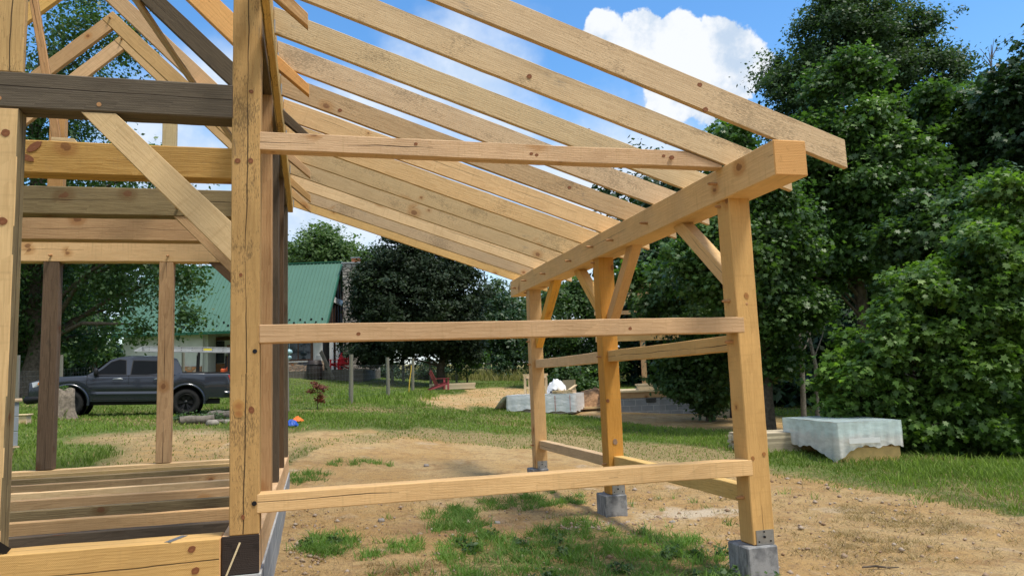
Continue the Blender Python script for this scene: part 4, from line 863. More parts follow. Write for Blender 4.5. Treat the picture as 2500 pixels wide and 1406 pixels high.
for r_ in range(3):
    for i in range(n-1): F.append((r_*n+i, r_*n+i+1, (r_+1)*n+i+1, (r_+1)*n+i))
k.add(Vv, F, False); CAB = k.build('cab', PAINT, TR)
b_ = bmesh.new(); b_.from_mesh(CAB.data); bmesh.ops.recalc_face_normals(b_, faces=b_.faces); b_.to_mesh(CAB.data); b_.free()
def sidepoly(name, poly, m, off=.006, parent=TR, cab=True, side=1):
    k = MB()
    for s_ in (side,):
        V = [(x, s_*((caby(z) if cab else HWID)+off), z) for x,z in poly]+[(x, s_*((caby(z) if cab else HWID)-.03), z) for x,z in poly]; q = len(poly)
        F = [tuple(range(q)), tuple(range(q,2*q))[::-1]]+[(i,(i+1)%q,(i+1)%q+q,i+q) for i in range(q)]
        k.add(V, F)
    o = k.build(name, m, parent); b_ = bmesh.new(); b_.from_mesh(o.data); bmesh.ops.recalc_face_normals(b_, faces=b_.faces); b_.to_mesh(o.data); b_.free(); return o
def shrink(poly, d):
    c = (sum(p[0] for p in poly)/len(poly), sum(p[1] for p in poly)/len(poly)); return [(x+(c[0]-x)*d, z+(c[1]-z)*d*1.6) for x,z in poly]
xb = WB*.508
fwin = [(xb+.06,1.20),(xb+.09,1.63),(CX[2]-.02,1.655),(CX[2]+.20,1.575),(CX[3]-.36,1.36),(CX[3]-.14,1.20)]
rwin = [(CX[1]+.50,1.225),(CX[1]+.37,1.36),(CX[1]+.36,1.62),(xb-.07,1.63),(xb-.03,1.20),(CX[1]+.75,1.20)]
for w_ in (fwin, rwin):
    for s_ in (1,-1):
        o = sidepoly('window', w_, TRIM, .004, side=s_); sidepoly('pane', shrink(w_, .055), GLASS, .010, o, side=s_)
k = MB(); V = [(CX[0]+.045,y,1.43) for y in (-.60,.60)]+[(CX[1]-.052,y,1.645) for y in (.54,-.54)]; k.add([(x-.006,y,z) for x,y,z in V]+[(x+.03,y,z) for x,y,z in V], [(0,1,2,3)[::-1],(4,5,6,7)]); k.build('rear_window', TRIM, TR)
k = MB()
for z0,z1 in ((1.24,1.60),): k.add([(CX[3]-.08,.72,1.235),(CX[3]-.08,-.72,1.235),(CX[2]+.26,-.62,1.602),(CX[2]+.26,.62,1.602),(CX[3]-.10,.72,1.225),(CX[3]-.10,-.72,1.225),(CX[2]+.22,-.62,1.59),(CX[2]+.22,.62,1.59)], [(0,1,2,3),(7,6,5,4),(0,4,5,1),(3,2,6,7)])
k.v = [(x+.022,y,z+.022) for x,y,z in k.v]; k.build('windscreen', GLASS, TR)
# door shut lines, handles, mirrors, steps
k = MB()
def seam(pts, r=.006):
    for a, b in zip(pts[:-1], pts[1:]):
        q = []
        for x,z in (a,b):
            f = (z-zbot(x))/(ztop(x)-zbot(x)); q.append((x, hw(x,min(max(f,0),1),z)+.001, z))
        k.tube(q, r, 5)
for xx in (xb, CX[3]-.12+.12, CX[0]+.02): seam([(xx,.50),(xx,.72),(xx,.95),(xx,1.20)])
seam([(.62,.50),(1.2,.50),(2.,.50),(WB-.6,.50)]); seam([(.36,1.175),(.8,1.178),(1.6,1.178),(WB-.62,1.178)], .008)
k.build('door_seam', TRIM, TR)
for xx in (xb+.26, CX[1]+.40):
    k = MB(); k.tube([(xx-.10,HWID+.012,1.075),(xx-.05,HWID+.035,1.085),(xx+.10,HWID+.035,1.08),(xx+.14,HWID+.01,1.07)], .017, 8); k.build('door_handle', GALV, TR)
for s_ in (1,-1):
    k = MB(); k.lathe([(0.001,-.11),(.07,-.10),(.10,-.03),(.10,.05),(.07,.11),(.001,.125)], 12, Matrix.Translation((CX[3]-.22,s_*(HWID+.10),1.265))@Matrix.Diagonal((.62,.9,1,1))); k.tube([(CX[3]-.20,s_*(HWID-.06),1.22),(CX[3]-.21,s_*(HWID+.05),1.21)], .025, 6); k.build('side_mirror', TRIM, TR)
# flares, wheels
for c in (0, WB):
    for s_ in (1,-1):
        k = MB(); an = np.linspace(-.12, math.pi+.12, 22); V = []
        for a in an:
            for rr_, yy in ((RA+.005,HWID+.012),(RA+.02,HWID+.052),(RA+.055,HWID+.046),(RA+.075,HWID-.0)): V.append((c+rr_*math.cos(a), s_*yy, .40+rr_*math.sin(a)*1.02))
        k.add(V, [(i*4+j,i*4+j+1,(i+1)*4+j+1,(i+1)*4+j) for i in range(21) for j in range(3)], True); k.build('wheel_arch', PAINT, TR)
        k = MB(); k.lathe([(RA+.02,0),(RA+.02,-.34),(.0,-.34)], 22, Matrix.Translation((c,s_*(HWID+.0),.40))@Matrix.Rotation(s_*-math.pi/2,4,'X')); k.build('wheel_well', TRIM, TR)
def wheel(c, s_):
    Mw = Matrix.Translation((c,s_*.815,.395))@Matrix.Rotation(s_*-math.pi/2,4,'X')
    w_ = MB(); w_.lathe([(.235,-.12),(.30,-.135),(.365,-.12),(.392,-.08),(.395,0),(.392,.08),(.365,.12),(.30,.135),(.235,.118),(.225,.06)], 36)
    for j in range(44):
        a = j/44*2*math.pi; r0 = .388; w_.box(-.012,.012,-.0,.014,-.105 if j%2 else -.03,.03 if j%2 else .105, Matrix.Rotation(a,4,'Z')@Matrix.Translation((0,r0,0)))
    t_ = w_.build('wheel', TYRE, TR, Mw)
    r_ = MB(); r_.lathe([(.24,.115),(.232,.128),(.222,.11),(.215,.02)], 36); r_.lathe([(.001,.085),(.05,.085),(.06,.06),(.06,.03)], 14)
    for j in range(6):
        a = j/6*2*math.pi
        for d in (-.16,.16): r_.obox((.05*math.cos(a),.05*math.sin(a),.06),(.228*math.cos(a+d),.228*math.sin(a+d),.085),.034,.03)
    r_.build('rim', BLACK, t_)
    r_ = MB(); r_.lathe([(.22,.0),(.001,.0)], 20); r_.build('brake', TRIM, t_)
for c in (0,WB):
    for s_ in (1,-1): wheel(c, s_)
# lamps, bumpers, grille, bed
for s_ in (1,-1):
    def fp(x, z, off): f = (z-zbot(x))/(ztop(x)-zbot(x)); return (x, s_*(hw(x,f,z)+off), z)
    P1 = [(XF-.06,.98),(XF-.10,.84),(XF-.30,.91),(XF-.48,.985),(XF-.30,1.03)]
    k = MB(); V = [fp(x,z,.02) for x,z in P1]+[fp(x,z,-.04) for x,z in P1]; k.add(V, [tuple(range(5)),(9,8,7,6,5)]+[(i,(i+1)%5,(i+1)%5+5,i+5) for i in range(5)]); h_ = k.build('headlight', WHITEL, TR)
    P2 = [(XF-.22,.985),(XF-.22,.915),(XF-.31,.935),(XF-.45,.985)]
    k = MB(); V = [fp(x,z,.028) for x,z in P2]; k.add(V, [(0,1,2,3)]); k.add([fp(x,z,.0) for x,z in P2], [(3,2,1,0)]); k.build('turn_signal', AMBER, h_)
    k = MB(); V = []; n = 7
    for i in range(n):
        for j in range(n):
            u, v_ = i/(n-1), j/(n-1); z = .90+(1.195-.90)*v_; x = XR+.008+u*(.10+.11*v_); V.append(fp(x,z,.016))
    k.add(V, [(i*n+j,(i+1)*n+j,(i+1)*n+j+1,i*n+j+1) for i in range(n-1) for j in range(n-1)], True); k.build('tail_light', REDL, TR)
    k = MB(); k.add([fp(XR+.012+.10*u,.90+.07*v_,.022) for u, v_ in ((0,0),(1,0),(1,1),(0,1))], [(0,1,2,3)]); k.build('reversing_light', WHITEL, TR)
k = MB(); k.box(XF-.06,XF+.04,-.60,.60,.60,.98); k.build('grille', TRIM, TR, bevel=.03)
k = MB(); k.tube([(WB+.55,.86,.54),(XF-.12,.80,.52),(XF+.03,.6,.50),(XF+.08,0,.5),(XF+.03,-.6,.50),(XF-.12,-.80,.52),(WB+.55,-.86,.54)], [.08,.10,.12,.12,.12,.10,.08], 8); k.build('front_bumper', TRIM, TR)
k = MB(); k.tube([(XR+.30,.90,.66),(XR-.02,.86,.66),(XR-.08,.5,.66),(XR-.08,-.5,.66),(XR-.02,-.86,.66),(XR+.30,-.90,.66)], [.06,.09,.095,.095,.09,.06], 8); k.build('rear_bumper', PAINT, TR)
k = MB(); k.box(XR+.10,CX[0]-.02,-.80,.80,1.256,1.272); k.box(XR+.04,CX[0],.80,.90,1.25,1.285); k.box(XR+.04,CX[0],-.90,-.80,1.25,1.285); k.build('bed_rail', TRIM, TR)  # rails, plus a dark plate standing in for the shaded inside of the bed
k = MB(); k.box(-.95, WB-.55, -.72, .72, .34, .50); k.build('underbody', TRIM, TR)
k = MB(); k.box(-.45+0, XR+.06, HWID-.02, HWID+.016, .66, .84); 
# rack
for xx in (-.30, -1.155+.0):
    k = MB()
    for s_ in (1,-1): k.box(xx-.035,xx+.035,s_*.84-.03,s_*.84+.03,1.26,1.86); k.box(xx-.08,xx+.08,s_*.84-.05,s_*.84+.05,1.262,1.30)
    k.box(xx-.03,xx+.03,-.84,.84,1.83,1.875); k.build('ladder_rack', BLACK, TR, bevel=.008)
# ladder lying on its side on the rack
ALU = plain('aluminium', (.55,.56,.57), .38, .7, var=.12, scale=9)
YEL = plain('yellow_sticker', (.75,.62,.02), .6, var=.05)
LD = thing('ladder', 'silver aluminium extension ladder with a yellow sticker lying on the truck rack', 'ladder', rw); LD.matrix_world = Mt@Matrix.Translation((-2.6,.80,1.885)); 
k = MB(); LN = 3.85
for y_ in (0., -.42): 
    k.box(0,LN,y_-.012,y_+.012,0,.15); k.box(0,LN,y_-.03,y_+.03,.0,.014); k.box(0,LN,y_-.03,y_+.03,.136,.15)
k.prism([(LN,.15),(LN+.22,.02),(LN+.18,-.02),(LN-.1,.0)], -.012, .012); k.build('rail', ALU, LD)
k = MB(); 
for i in range(13): k.tube([(.18+i*.29,.02,.075),(.18+i*.29,-.44,.075)], .016, 8)
k.build('rungs', ALU, LD)
k = MB()
for i in range(13): 
    for dz in (.045,.112): k.tube([(.18+i*.29,.012,dz),(.18+i*.29,.017,dz)], .013, 6)
k.build('rivets', BLACK, LD)
k = MB(); k.box(2.25-.3,2.48-.3,.0125,.0145,.05,.105); k.build('sticker', YEL, LD)
ORG = plain('orange_plastic', (.62,.10,.02), .45, var=.08)
t = thing('gas_can', 'orange-red plastic fuel can standing in the truck bed', 'fuel can', rw); t.matrix_world = Mt@Matrix.Translation((-1.12,.62,1.262))
k = MB(); k.box(-.19,.19,-.12,.12,0,.13); k.build('can', ORG, t, bevel=.03, seg=2); k = MB(); k.tube([(.05,0,.12),(.13,0,.17)],[.02,.015],8); k.build('spout', BLACK, t); k = MB(); k.tube([(-.12,0,.12),(-.10,0,.17),(.0,0,.17),(.03,0,.12)], .013, 6); k.build('handle', ORG, t)
# ------------------------------------------------------------------ house with green metal roof
rt0 = Vector((RT0.x,RT0.y,0)).normalized()
HB = PA(560, 905, 44); hz = H(HB.x, HB.y)
ev = PA(530, 808, 43.5).z-HB.z; HG = Vector((HB.x, HB.y, .95))
HS = thing('house', 'white house with a steep green metal roof and a stone chimney at its right end', 'house', HG)
Mh = Matrix((rt0, FH, Vector((0,0,1)))).transposed().to_4x4(); Mh.translation = HG; HS.matrix_world = Mh
Mi = Mh.inverted()
def hl(px, py, A): return Mi@PA(px, py, A)
eL = hl(268,818,43.5); eR = hl(793,797,43.5); rR = hl(838,640,48.5); ze = (eL.z+eR.z)/2; zr = rR.z; yr = rR.y; y0 = -.5; yb = 2*yr-y0
print('house', eL, eR, rR)
xl, xr = eL.x, eR.x
ROOFM = NT('green_metal_roof'); to = ROOFM.nd('TexCoord').outputs['Object']; nn = ROOFM.noise(to, .8, 3)
ROOFM = ROOFM.done(ROOFM.mix(nn, (.075,.165,.118), (.095,.20,.145)), .42, .1, .4)
GRN = plain('green_trim', (.015,.10,.055), .4, var=.05)
k = MB(); th = .08
def rp(x, f, up=0): return (x, y0+(yr-y0)*f, ze+(zr-ze)*f+up)
k.add([rp(xl,0),rp(xr,0),rp(xr,1),rp(xl,1),rp(xl,0,-th),rp(xr,0,-th),rp(xr,1,-th),rp(xl,1,-th)], [(0,1,2,3),(7,6,5,4),(0,4,5,1),(1,5,6,2),(3,7,4,0)])
k.add([(x,2*yr-y,z) for x,y,z in [rp(xl,0),rp(xr,0),rp(xr,1),rp(xl,1),rp(xl,0,-th),rp(xr,0,-th),rp(xr,1,-th),rp(xl,1,-th)]], [(3,2,1,0),(4,5,6,7),(1,5,4,0),(2,6,5,1),(0,4,7,3)])
for x in np.arange(xl+.02, xr, .23): k.obox(rp(x,0,.012), rp(x,1,.012), .035 if int(round((x-xl)/.23))%2 else .055, .07, up=(0,-.7,.7))
RF = k.build('roof', ROOFM, HS)
k = MB(); k.box(xl,xr,yr-.12,yr+.12,zr-.02,zr+.06); k.box(xl-.02,xr+.02,y0-.10,y0+.02,ze-.16,ze-.02); k.obox(rp(xr+.03,0,-.02),rp(xr+.03,1,-.02),.06,.18,up=(0,-.7,.7)); k.build('roof_trim', GRN, RF)
k = MB()
for i, x in enumerate(np.arange(xl+.2, xr-.1, .32)):
    q = Vector(rp(x, .06+.045*(i%2), .03)); k.box(q.x-.05,q.x+.05,q.y-.03,q.y+.03,q.z-.02,q.z+.09)
k.build('snow_guards', BLACK, RF)
STUC = plain('white_stucco', (.66,.66,.62), .9, spec=.2, var=.05, scale=3, bump=.1)
STONE = NT('field_stone'); so = STONE.nd('TexCoord').outputs['Object']; vo = STONE.nd('TexVoronoi', feature='DISTANCE_TO_EDGE'); vc = STONE.nd('TexVoronoi')
mp = STONE.vec('MULTIPLY', so, (3.2,3.2,6.)); mp = STONE.vec('ADD', mp, STONE.vec('MULTIPLY', STONE.nd('TexNoise').outputs['Color'], (.0,.0,.0)))
for v_ in (vo, vc): STONE.put(v_.inputs['Vector'], mp); v_.inputs['Scale'].default_value = 1.
sc_ = STONE.sep(vc.outputs['Color']); cc_ = STONE.mix(sc_[0], (.30,.20,.13), (.58,.43,.30)); cc_ = STONE.mix(STONE.ramp(sc_[1],.6,.8), cc_, (.45,.22,.11)); cc_ = STONE.mix(STONE.ramp(sc_[2],.7,.85), cc_, (.12,.12,.13))
STONE.bump(STONE.ramp(vo.outputs['Distance'], 0, .15), .8, .05); STONE = STONE.done(STONE.mix(STONE.ramp(vo.outputs['Distance'], .02, .06), (.30,.28,.25), cc_), .9, 0, .2)
STONEG = NT('grey_chimney_stone'); so = STONEG.nd('TexCoord').outputs['Object']; vo = STONEG.nd('TexVoronoi', feature='DISTANCE_TO_EDGE'); vc = STONEG.nd('TexVoronoi')
for v_ in (vo, vc): STONEG.put(v_.inputs['Vector'], STONEG.vec('MULTIPLY', so, (2.6,2.6,4.6))); v_.inputs['Scale'].default_value = 1.
STONEG.bump(STONEG.ramp(vo.outputs['Distance'], 0, .15), .8, .05); STONEG = STONEG.done(STONEG.mix(STONEG.ramp(vo.outputs['Distance'], .02, .07), (.08,.075,.07), STONEG.mix(STONEG.sep(vc.outputs['Color'])[0], (.25,.235,.21), (.46,.43,.38))), .9, 0, .2)
BROWN = plain('brown_timber_trim', (.10,.05,.028), .7, var=.2, scale=5); DOORW = plain('door_wood', (.24,.105,.04), .55, var=.25, scale=4); DKW = plain('dark_interior', (.012,.011,.01), .8, var=.1); WHT = plain('white_paint', (.74,.74,.72), .6, var=.04)
xa = hl(297,850,44).x; xd0 = hl(492,850,44).x; xd1 = hl(640,850,44).x; xe = hl(805,850,44).x
k = MB(); k.box(xa,xd0,0,.25,-1.4,ze+.35); k.box(xd1,hl(768,850,44).x+.4,0,.25,-1.4,ze+.35); k.box(xa,xa+.25,.26,yb-.6,-1.4,ze+.3); k.box(xa+.26,xe-.3,yb-.9,yb-.6,-1.4,ze+.3); k.box(xd0,xd1,1.6,1.85,-1.4,ze+.8); k.box(xd0-.0,xd0+.2,.26,1.59,-1.4,ze+.5); k.box(xd1-.2,xd1,.26,1.59,-1.4,ze+.5)
k.build('wall', STUC, HS)
k = MB(); zs = hl(730,882,44).z; k.box(xd1-.02,hl(790,850,44).x,-.12,-.003,-1.4,zs); k.build('stone_skirt', STONE, HS); k = MB(); k.box(xa-.03,xd0-.02,-.10,-.003,-1.4,.55); k.build('stone_skirt', STONE, HS)
# porch door recess
k = MB(); q0, q1 = hl(497,850,44).x, hl(640,850,44).x; zt_ = ze-.25
for x in np.linspace(q0, q1, 4): k.box(x-.09,x+.09,1.45,1.595,-.2,zt_)
k.box(q0,q1,1.46,1.594,zt_-.15,zt_+.05); D_ = k.build('door', BROWN, HS)
k = MB(); k.box(q0+.09,q0+.55,1.5,1.593,.75,zt_-.2); k.box(q0+1.5,q1-.1,1.5,1.593,.75,zt_-.2); k.build('sidelight', GLASSB, D_)
k = MB(); k.box(q0+.72,q0+1.42,1.48,1.592,-.1,zt_-.45); k.build('door_leaf', DOORW, D_, bevel=.02)
k = MB(); k.box(q0+.1,q0+.6,1.47,1.592,.15,.7); k.box(q0+1.5,q0+2.1,1.47,1.592,.15,.7); k.build('door_panel', DOORW, D_)
# window beside the recess
wx0, wx1 = hl(690,850,44).x, hl(763,850,44).x; wz0, wz1 = zs+.02, hl(730,838,44).z+.55
k = MB(); k.box(wx0,wx1,-.05,.0-.003,wz0,wz0+.10); k.box(wx0,wx1,-.05,-.003,wz1-.1,wz1); k.box(wx0,wx0+.12,-.05,-.003,wz0+.1,wz1-.1); k.box(wx1-.14,wx1,-.05,-.003,wz0+.1,wz1-.1); k.box((wx0+wx1)/2-.03,(wx0+wx1)/2+.03,-.04,-.003,wz0+.1,wz1-.1); WN_ = k.build('window', BROWN, HS)
k = MB(); k.box(wx0+.1,wx1-.1,-.02,-.002,wz0+.08,wz1-.08); k.build('pane', GLASSB, WN_); k = MB(); k.box(wx0-.05,wx1+.05,-.16,.0-.004,wz0-.07,wz0-.001); k.build('sill', STUC, WN_)
k = MB(); k.box(hl(773,850,44).x-.05,hl(773,850,44).x+.22,-.06,-.002,zs+.05,zs+.30); k.build('meter_box', plain('meter_grey',(.4,.42,.42),.6), HS)
# open screened gable porch: posts, glass, gable boards
k = MB(); px0 = hl(800,850,44).x
for x, yy in ((px0+.18,.05),(px0+.55,.05)): k.box(x-.10,x+.10,yy-.1,yy+.1,-.6,ze+.25)
k.build('porch_post', WHT, HS)
k = MB(); k.box(hl(788,850,44).x,px0+.05,.10,.22,-.6,ze+.4); k.box(px0+.7,xe+.55,.6,.7,-.6,ze+.8); k.build('screen', DKW, HS)
k = MB(); gx0 = xr-.35
V = [(gx0,y0+.5,ze+.3),(gx0,yb-.5,ze+.3),(gx0,yr,zr-.25)]; k.add(V+[(x-.15,y,z) for x,y,z in V], [(0,1,2),(5,4,3),(0,3,4,1),(1,4,5,2),(2,5,3,0)]); k.build('gable', DKW, HS)
k = MB()
for f in np.linspace(.12,.88,9):
    yy = y0+.5+(yb-y0-1.)*f; hh = ze+.3+(1-abs(2*f-1))*(zr-.55-ze); k.box(gx0+.01,gx0+.07,yy-.04,yy+.04,-.3,hh)
k.build('mullion', BROWN, HS)
k = MB(); k.box(gx0+.02,gx0+.14,y0+2.65,yb-2.65,ze+1.75,ze+2.1); k.build('gable_beam', WHT, HS)
k = MB(); k.box(gx0-.02,gx0+.0,.3,yb-.3,-.6,ze+.35); k.build('glass_wall', GLASSB, HS)
cx0, cx1 = hl(842,900,47).x, hl(897,900,47).x; ct = hl(870,644,47.5).z
k = MB(); k.box(cx0,cx1,2.6,4.4,-1.4,ct); k.box(cx0-.05,cx1+.55,2.5,4.5,-1.4,hl(850,780,47).z); k.build('chimney', STONEG, HS, bevel=.03)
k = MB(); k.box(cx0-.06,cx1+.06,2.54,4.46,ct+.001,ct+.10); k.build('chimney_cap', BLOCK, HS); k = MB(); k.box(cx0+.45,cx0+.95,3.2,3.7,ct+.10,ct+.42); k.build('flue', plain('clay_flue',(.45,.16,.07),.8), HS)
k = MB(); k.box(cx0+.40,cx0+1.0,3.15,3.75,ct+.44,ct+.50); k.build('flue_cover', GALV, HS)
DECK = plain('grey_deck_board', (.13,.115,.095), .9, var=.25, scale=4)
k = MB(); k.box(hl(640,905,44).x,xe+2.2,-1.5,-.13,-.75,.02); k.box(xe-.6,xe+2.2,-.12,4.,-.75,.015); k.build('deck', DECK, HS)
# things at the house
REDP = plain('red_plastic', (.78,.02,.04), .45, var=.08); MAROON = plain('faded_maroon_paint', (.30,.055,.065), .6, var=.15)
def adirondack(label, M, mat, group):
    t = thing('adirondack_chair', label, 'chair', (0,0,0), group=group); t.matrix_world = M       # local +y is where it faces
    k = MB()
    for i in range(6): k.obox((-.27,.30-i*.095,.37-i*.026),(.27,.30-i*.095,.37-i*.026),.085,.02)
    k.build('seat', mat, t)
    k = MB()
    for i in range(5):
        x = -.23+i*.115; top = 1.0-.05*abs(i-2)**1.5; k.obox((x,-.17,.26),(x*1.12,-.46,top),.10,.02,up=(0,1,.3))
    k.obox((-.3,-.28,.56),(.3,-.28,.56),.05,.03); k.build('backrest', mat, t)
    for s_ in (1,-1):
        k = MB(); k.obox((s_*.31,.40,.575),(s_*.31,-.36,.56),.11,.022); k.build('armrest', mat, t)
        k = MB(); k.obox((s_*.29,.34,0),(s_*.29,.34,.56),.03,.10,up=(0,1,0)); k.build('leg', mat, t)
        k = MB(); k.prism([(.34,.38),(.34,.27),(-.62,0),(-.74,0),(-.3,.18)], 0, .028, lambda x,y,z: (s_*.26+y-.014, x, z)); k.build('leg', mat, t)
    return t
cz = HG.z+.02
for px, A, lab, yaw in ((827,42.9,'red plastic adirondack chair on the house deck, nearer the wall',-.5),(842,42.7,'red plastic adirondack chair on the house deck, nearer the chimney',.3)):
    p = PA(px, 905, A); adirondack(lab, Matrix.Translation((p.x,p.y,cz))@Matrix.Rotation(-YAW+yaw+math.pi*.62*0+math.pi,4,'Z'), REDP, 'red chairs on the house deck')
p = ground_px(1074, 37.5); adirondack('faded maroon adirondack chair alone on the lawn by the wire fence', Matrix.Translation(p)@Matrix.Rotation(-YAW-1.15,4,'Z'), MAROON, None)
t = thing('rain_barrel', 'dark brown barrel standing by the stone skirt of the house', 'barrel', (0,0,0)); p = PA(768, 905, 42.2); t.location = (p.x,p.y,HG.z-.75)
k = MB(); k.lathe([(.001,0),(.36,0),(.44,.4),(.46,.65),(.44,.95),(.37,1.3),(.33,1.32),(.001,1.3)], 24); k.build('barrel', plain('barrel_brown',(.03,.022,.02),.55), t); k = MB()
for z in (.25,1.05): k.lathe([(.425,z),(.445,z),(.445,z+.05),(.425,z+.05)], 24)
k.build('hoops', BLACK, t)
a, b = PA(783,858,42.4), PA(815,925,41.6); t = thing('plank', 'long grey plank leaning from the house deck edge', 'plank', b); k = MB(); k.obox(a-b, Vector((0,0,0)), .05, .24, up=(0,0,1)); k.build('board', DECK, t)
t = thing('wind_chime', 'pale blue wind chime hanging beside the house window', 'wind chime', PA(706,868,42.6)); k = MB(); k.lathe([(.001,.38),(.16,.30),(.20,.16),(.10,.08),(.001,.06)],12); k.lathe([(.001,.02),(.12,-.02),(.14,-.14),(.05,-.24),(.001,-.26)],12); k.tube([(0,0,.95),(0,0,-.1)], .008, 5); k.build('body', plain('pale_blue_glass',(.35,.55,.62),.2), t)
# ------------------------------------------------------------------ wire fence: posts and mesh
def fence(label, items, hgt_, m, r, mesh_h=1.25, wires=True):
    p0 = ground_px(*items[0][:2]); t = thing('wire_fence', label, 'fence', p0); tops = []
    for px, A, h_ in items:
        p = ground_px(px, A)-p0; k = MB(); lean = Vector((random.uniform(-.03,.03),random.uniform(-.03,.03),0)); k.tube([(p.x,p.y,p.z-.3),(p.x,p.y,p.z+.2),Vector((p.x,p.y,p.z+h_))+lean], [r*1.05,r,r*.92], 10); o = k.build('post', m, t); tops.append(p)
    if wires:
        k = MB()
        for a, b in zip(tops[:-1], tops[1:]):
            L = (b-a).length; n = int(L/.15)
            for z in (.05,.2,.35,.5,.65,.8,.95,1.1,mesh_h): k.tube([a+Vector((0,0,z)), (a+b)/2+Vector((0,0,z-.01)), b+Vector((0,0,z))], .0018, 3, False)
            for i in range(1, n): q = a.lerp(b, i/n); k.tube([q+Vector((0,0,.05)), q+Vector((0,0,mesh_h))], .0014, 3, False)
        o = k.build('mesh', GALV, t); 
    return t
fence('wire mesh fence on round grey posts running back towards the dark maple', [(700,22,1.55),(857,25,1.62),(948,30,1.55),(1008,37,1.55),(1052,43,1.5),(1115,50,1.45)], 1.5, W_GREYPOST, .075)
fence('old wire fence with thin grey posts left behind the truck bonnet', [(-90,19,1.6),(38,21,1.7),(147,26,1.75),(447,34,1.9)], 1.6, W_GREYPOST, .07)
for i, (px, A, lab) in enumerate(((958,44,'grey gate post under the maple, left one'),(985,46,'grey gate post under the maple, right one'))):
    t = thing('gate_post', lab, 'post', ground_px(px,A)); k = MB(); k.tube([(0,0,-.2),(0,0,1.6)], .09, 8); k.build('post', W_GREYPOST, t)
t = thing('garden_hose', 'yellow plastic pipe leaning up against a fence post', 'pipe', ground_px(998, 33.5)); k = MB(); k.tube([(0,0,0),(.04,0,.5),(.13,.05,1.0),(.14,.05,1.22)], .022, 8); k.build('pipe', plain('yellow_plastic',(.62,.42,.05),.5), t)
# ------------------------------------------------------------------ small things on the lawn
p = ground_px(775, 23.)
tree('young ornamental sapling with reddish leaves on the lawn', p, [B(775,945,23,20,12),B(765,935,23,12,8),B(785,950,23,12,10),B(780,968,23,10,10)], .62, .018, L_RED, 60, 14, .075, .1, 401, name='sapling', nl=6)
t = thing('tree_stump', 'rough grey tree stump with greenery on top in front of the truck', 'stump', ground_px(153,19)); k = MB()
k.lathe([(.36,-.1),(.30,.05),(.24,.22),(.215,.45),(.205,.72),(.17,.74),(.001,.70)], 18); o = k.build('wood', plain('stump_wood',(.20,.165,.125),.95,var=.4,scale=14,bump=1.), t)
for v_ in o.data.vertices: a = math.atan2(v_.co.y,v_.co.x); f = 1+.12*math.sin(3*a+1)+.08*math.sin(7*a)+.05*math.sin(13*a+v_.co.z*5); v_.co.x *= f; v_.co.y *= f; v_.co.z += .06*math.sin(2*a)*(v_.co.z > .6)
me, cc = crown_mesh('sprouts', [((0,0,.76),(.16,.16,.06))], 14, 12, .05, .06, seed=402); newobj('sprouts', me, L_TULIP, t)
for i, (px, A, L, r, rzv, lab) in enumerate(((480,16.8,.7,.10,.45,'short thick log with a dark sawn end lying in the weeds'),(535,16.9,1.6,.05,.08,'thin pale branch lying across the weeds by the log'),(540,17.6,.7,.13,-.5,'grey log half hidden behind the corner post'))):
    p = ground_px(px, A); t = thing('log', lab, 'log', p+Vector((0,0,r*.8))); t.rotation_euler = (0,0,-YAW+rzv); k = MB(); k.tube([(-L/2,0,0),(-L*.2,.02,.01),(L*.2,-.02,.0),(L/2,.02,.02)], [r,r*1.04,r*.96,r*.9], 12); k.build('trunk', BARKG, t)
    k = MB(); k.tube([(-L/2-.004,0,0),(-L/2+.002,0,0)], r*.92, 12); k.build('sawn_end', W_CHAR, t)
me, cc = crown_mesh('weeds', [(tuple(ground_px(px,17.2)+Vector((0,0,.12))),(.3,.25,.16)) for px in (470,500,530,560,590)], 120, 14, .06, .12, seed=403); o = newobj('weeds', me, L_MID); tag(o, 'leafy weeds growing round the logs', 'weeds', None, 'stuff')
def cloth(name, label, cat, base, rad, mat, seed, h=.1):
    g = np.random.default_rng(seed); n = 26; xs_ = np.linspace(-1,1,n); X, Y = np.meshgrid(xs_, xs_); m = np.hypot(X,Y)
    Z = np.clip(1-m**2,0,1)*h*(.5+fbm(X*2.3+seed,Y*2.3,seed))+fbm(X*6+3,Y*6,seed+1)*h*.5*(m < 1.2); f = 1/np.maximum(1,m*(.9+.35*fbm(X*3,Y*3,seed+2))); ii_ = np.arange(n*n).reshape(n,n)
    V = np.stack([X*f*rad,Y*f*rad*.8,Z],-1).reshape(-1,3); F = np.stack([ii_[:-1,:-1],ii_[:-1,1:],ii_[1:,1:],ii_[1:,:-1]],-1).reshape(-1,4)
    o = newobj(name, mesh_np(name,V,F,True), mat); o.location = base; return tag(o, label, cat)
cloth('blue_tarp', 'crumpled blue tarp on the grass beside the barn', 'tarp', ground_px(712,16.6)+Vector((0,0,.0)), .16, plain('blue_tarp',(.015,.08,.40),.5), 5, .13)
cloth('orange_rag', 'small orange rag in the grass behind the blue tarp', 'rag', ground_px(726,17.6), .16, plain('orange_cloth',(.75,.17,.03),.8), 6, .1)
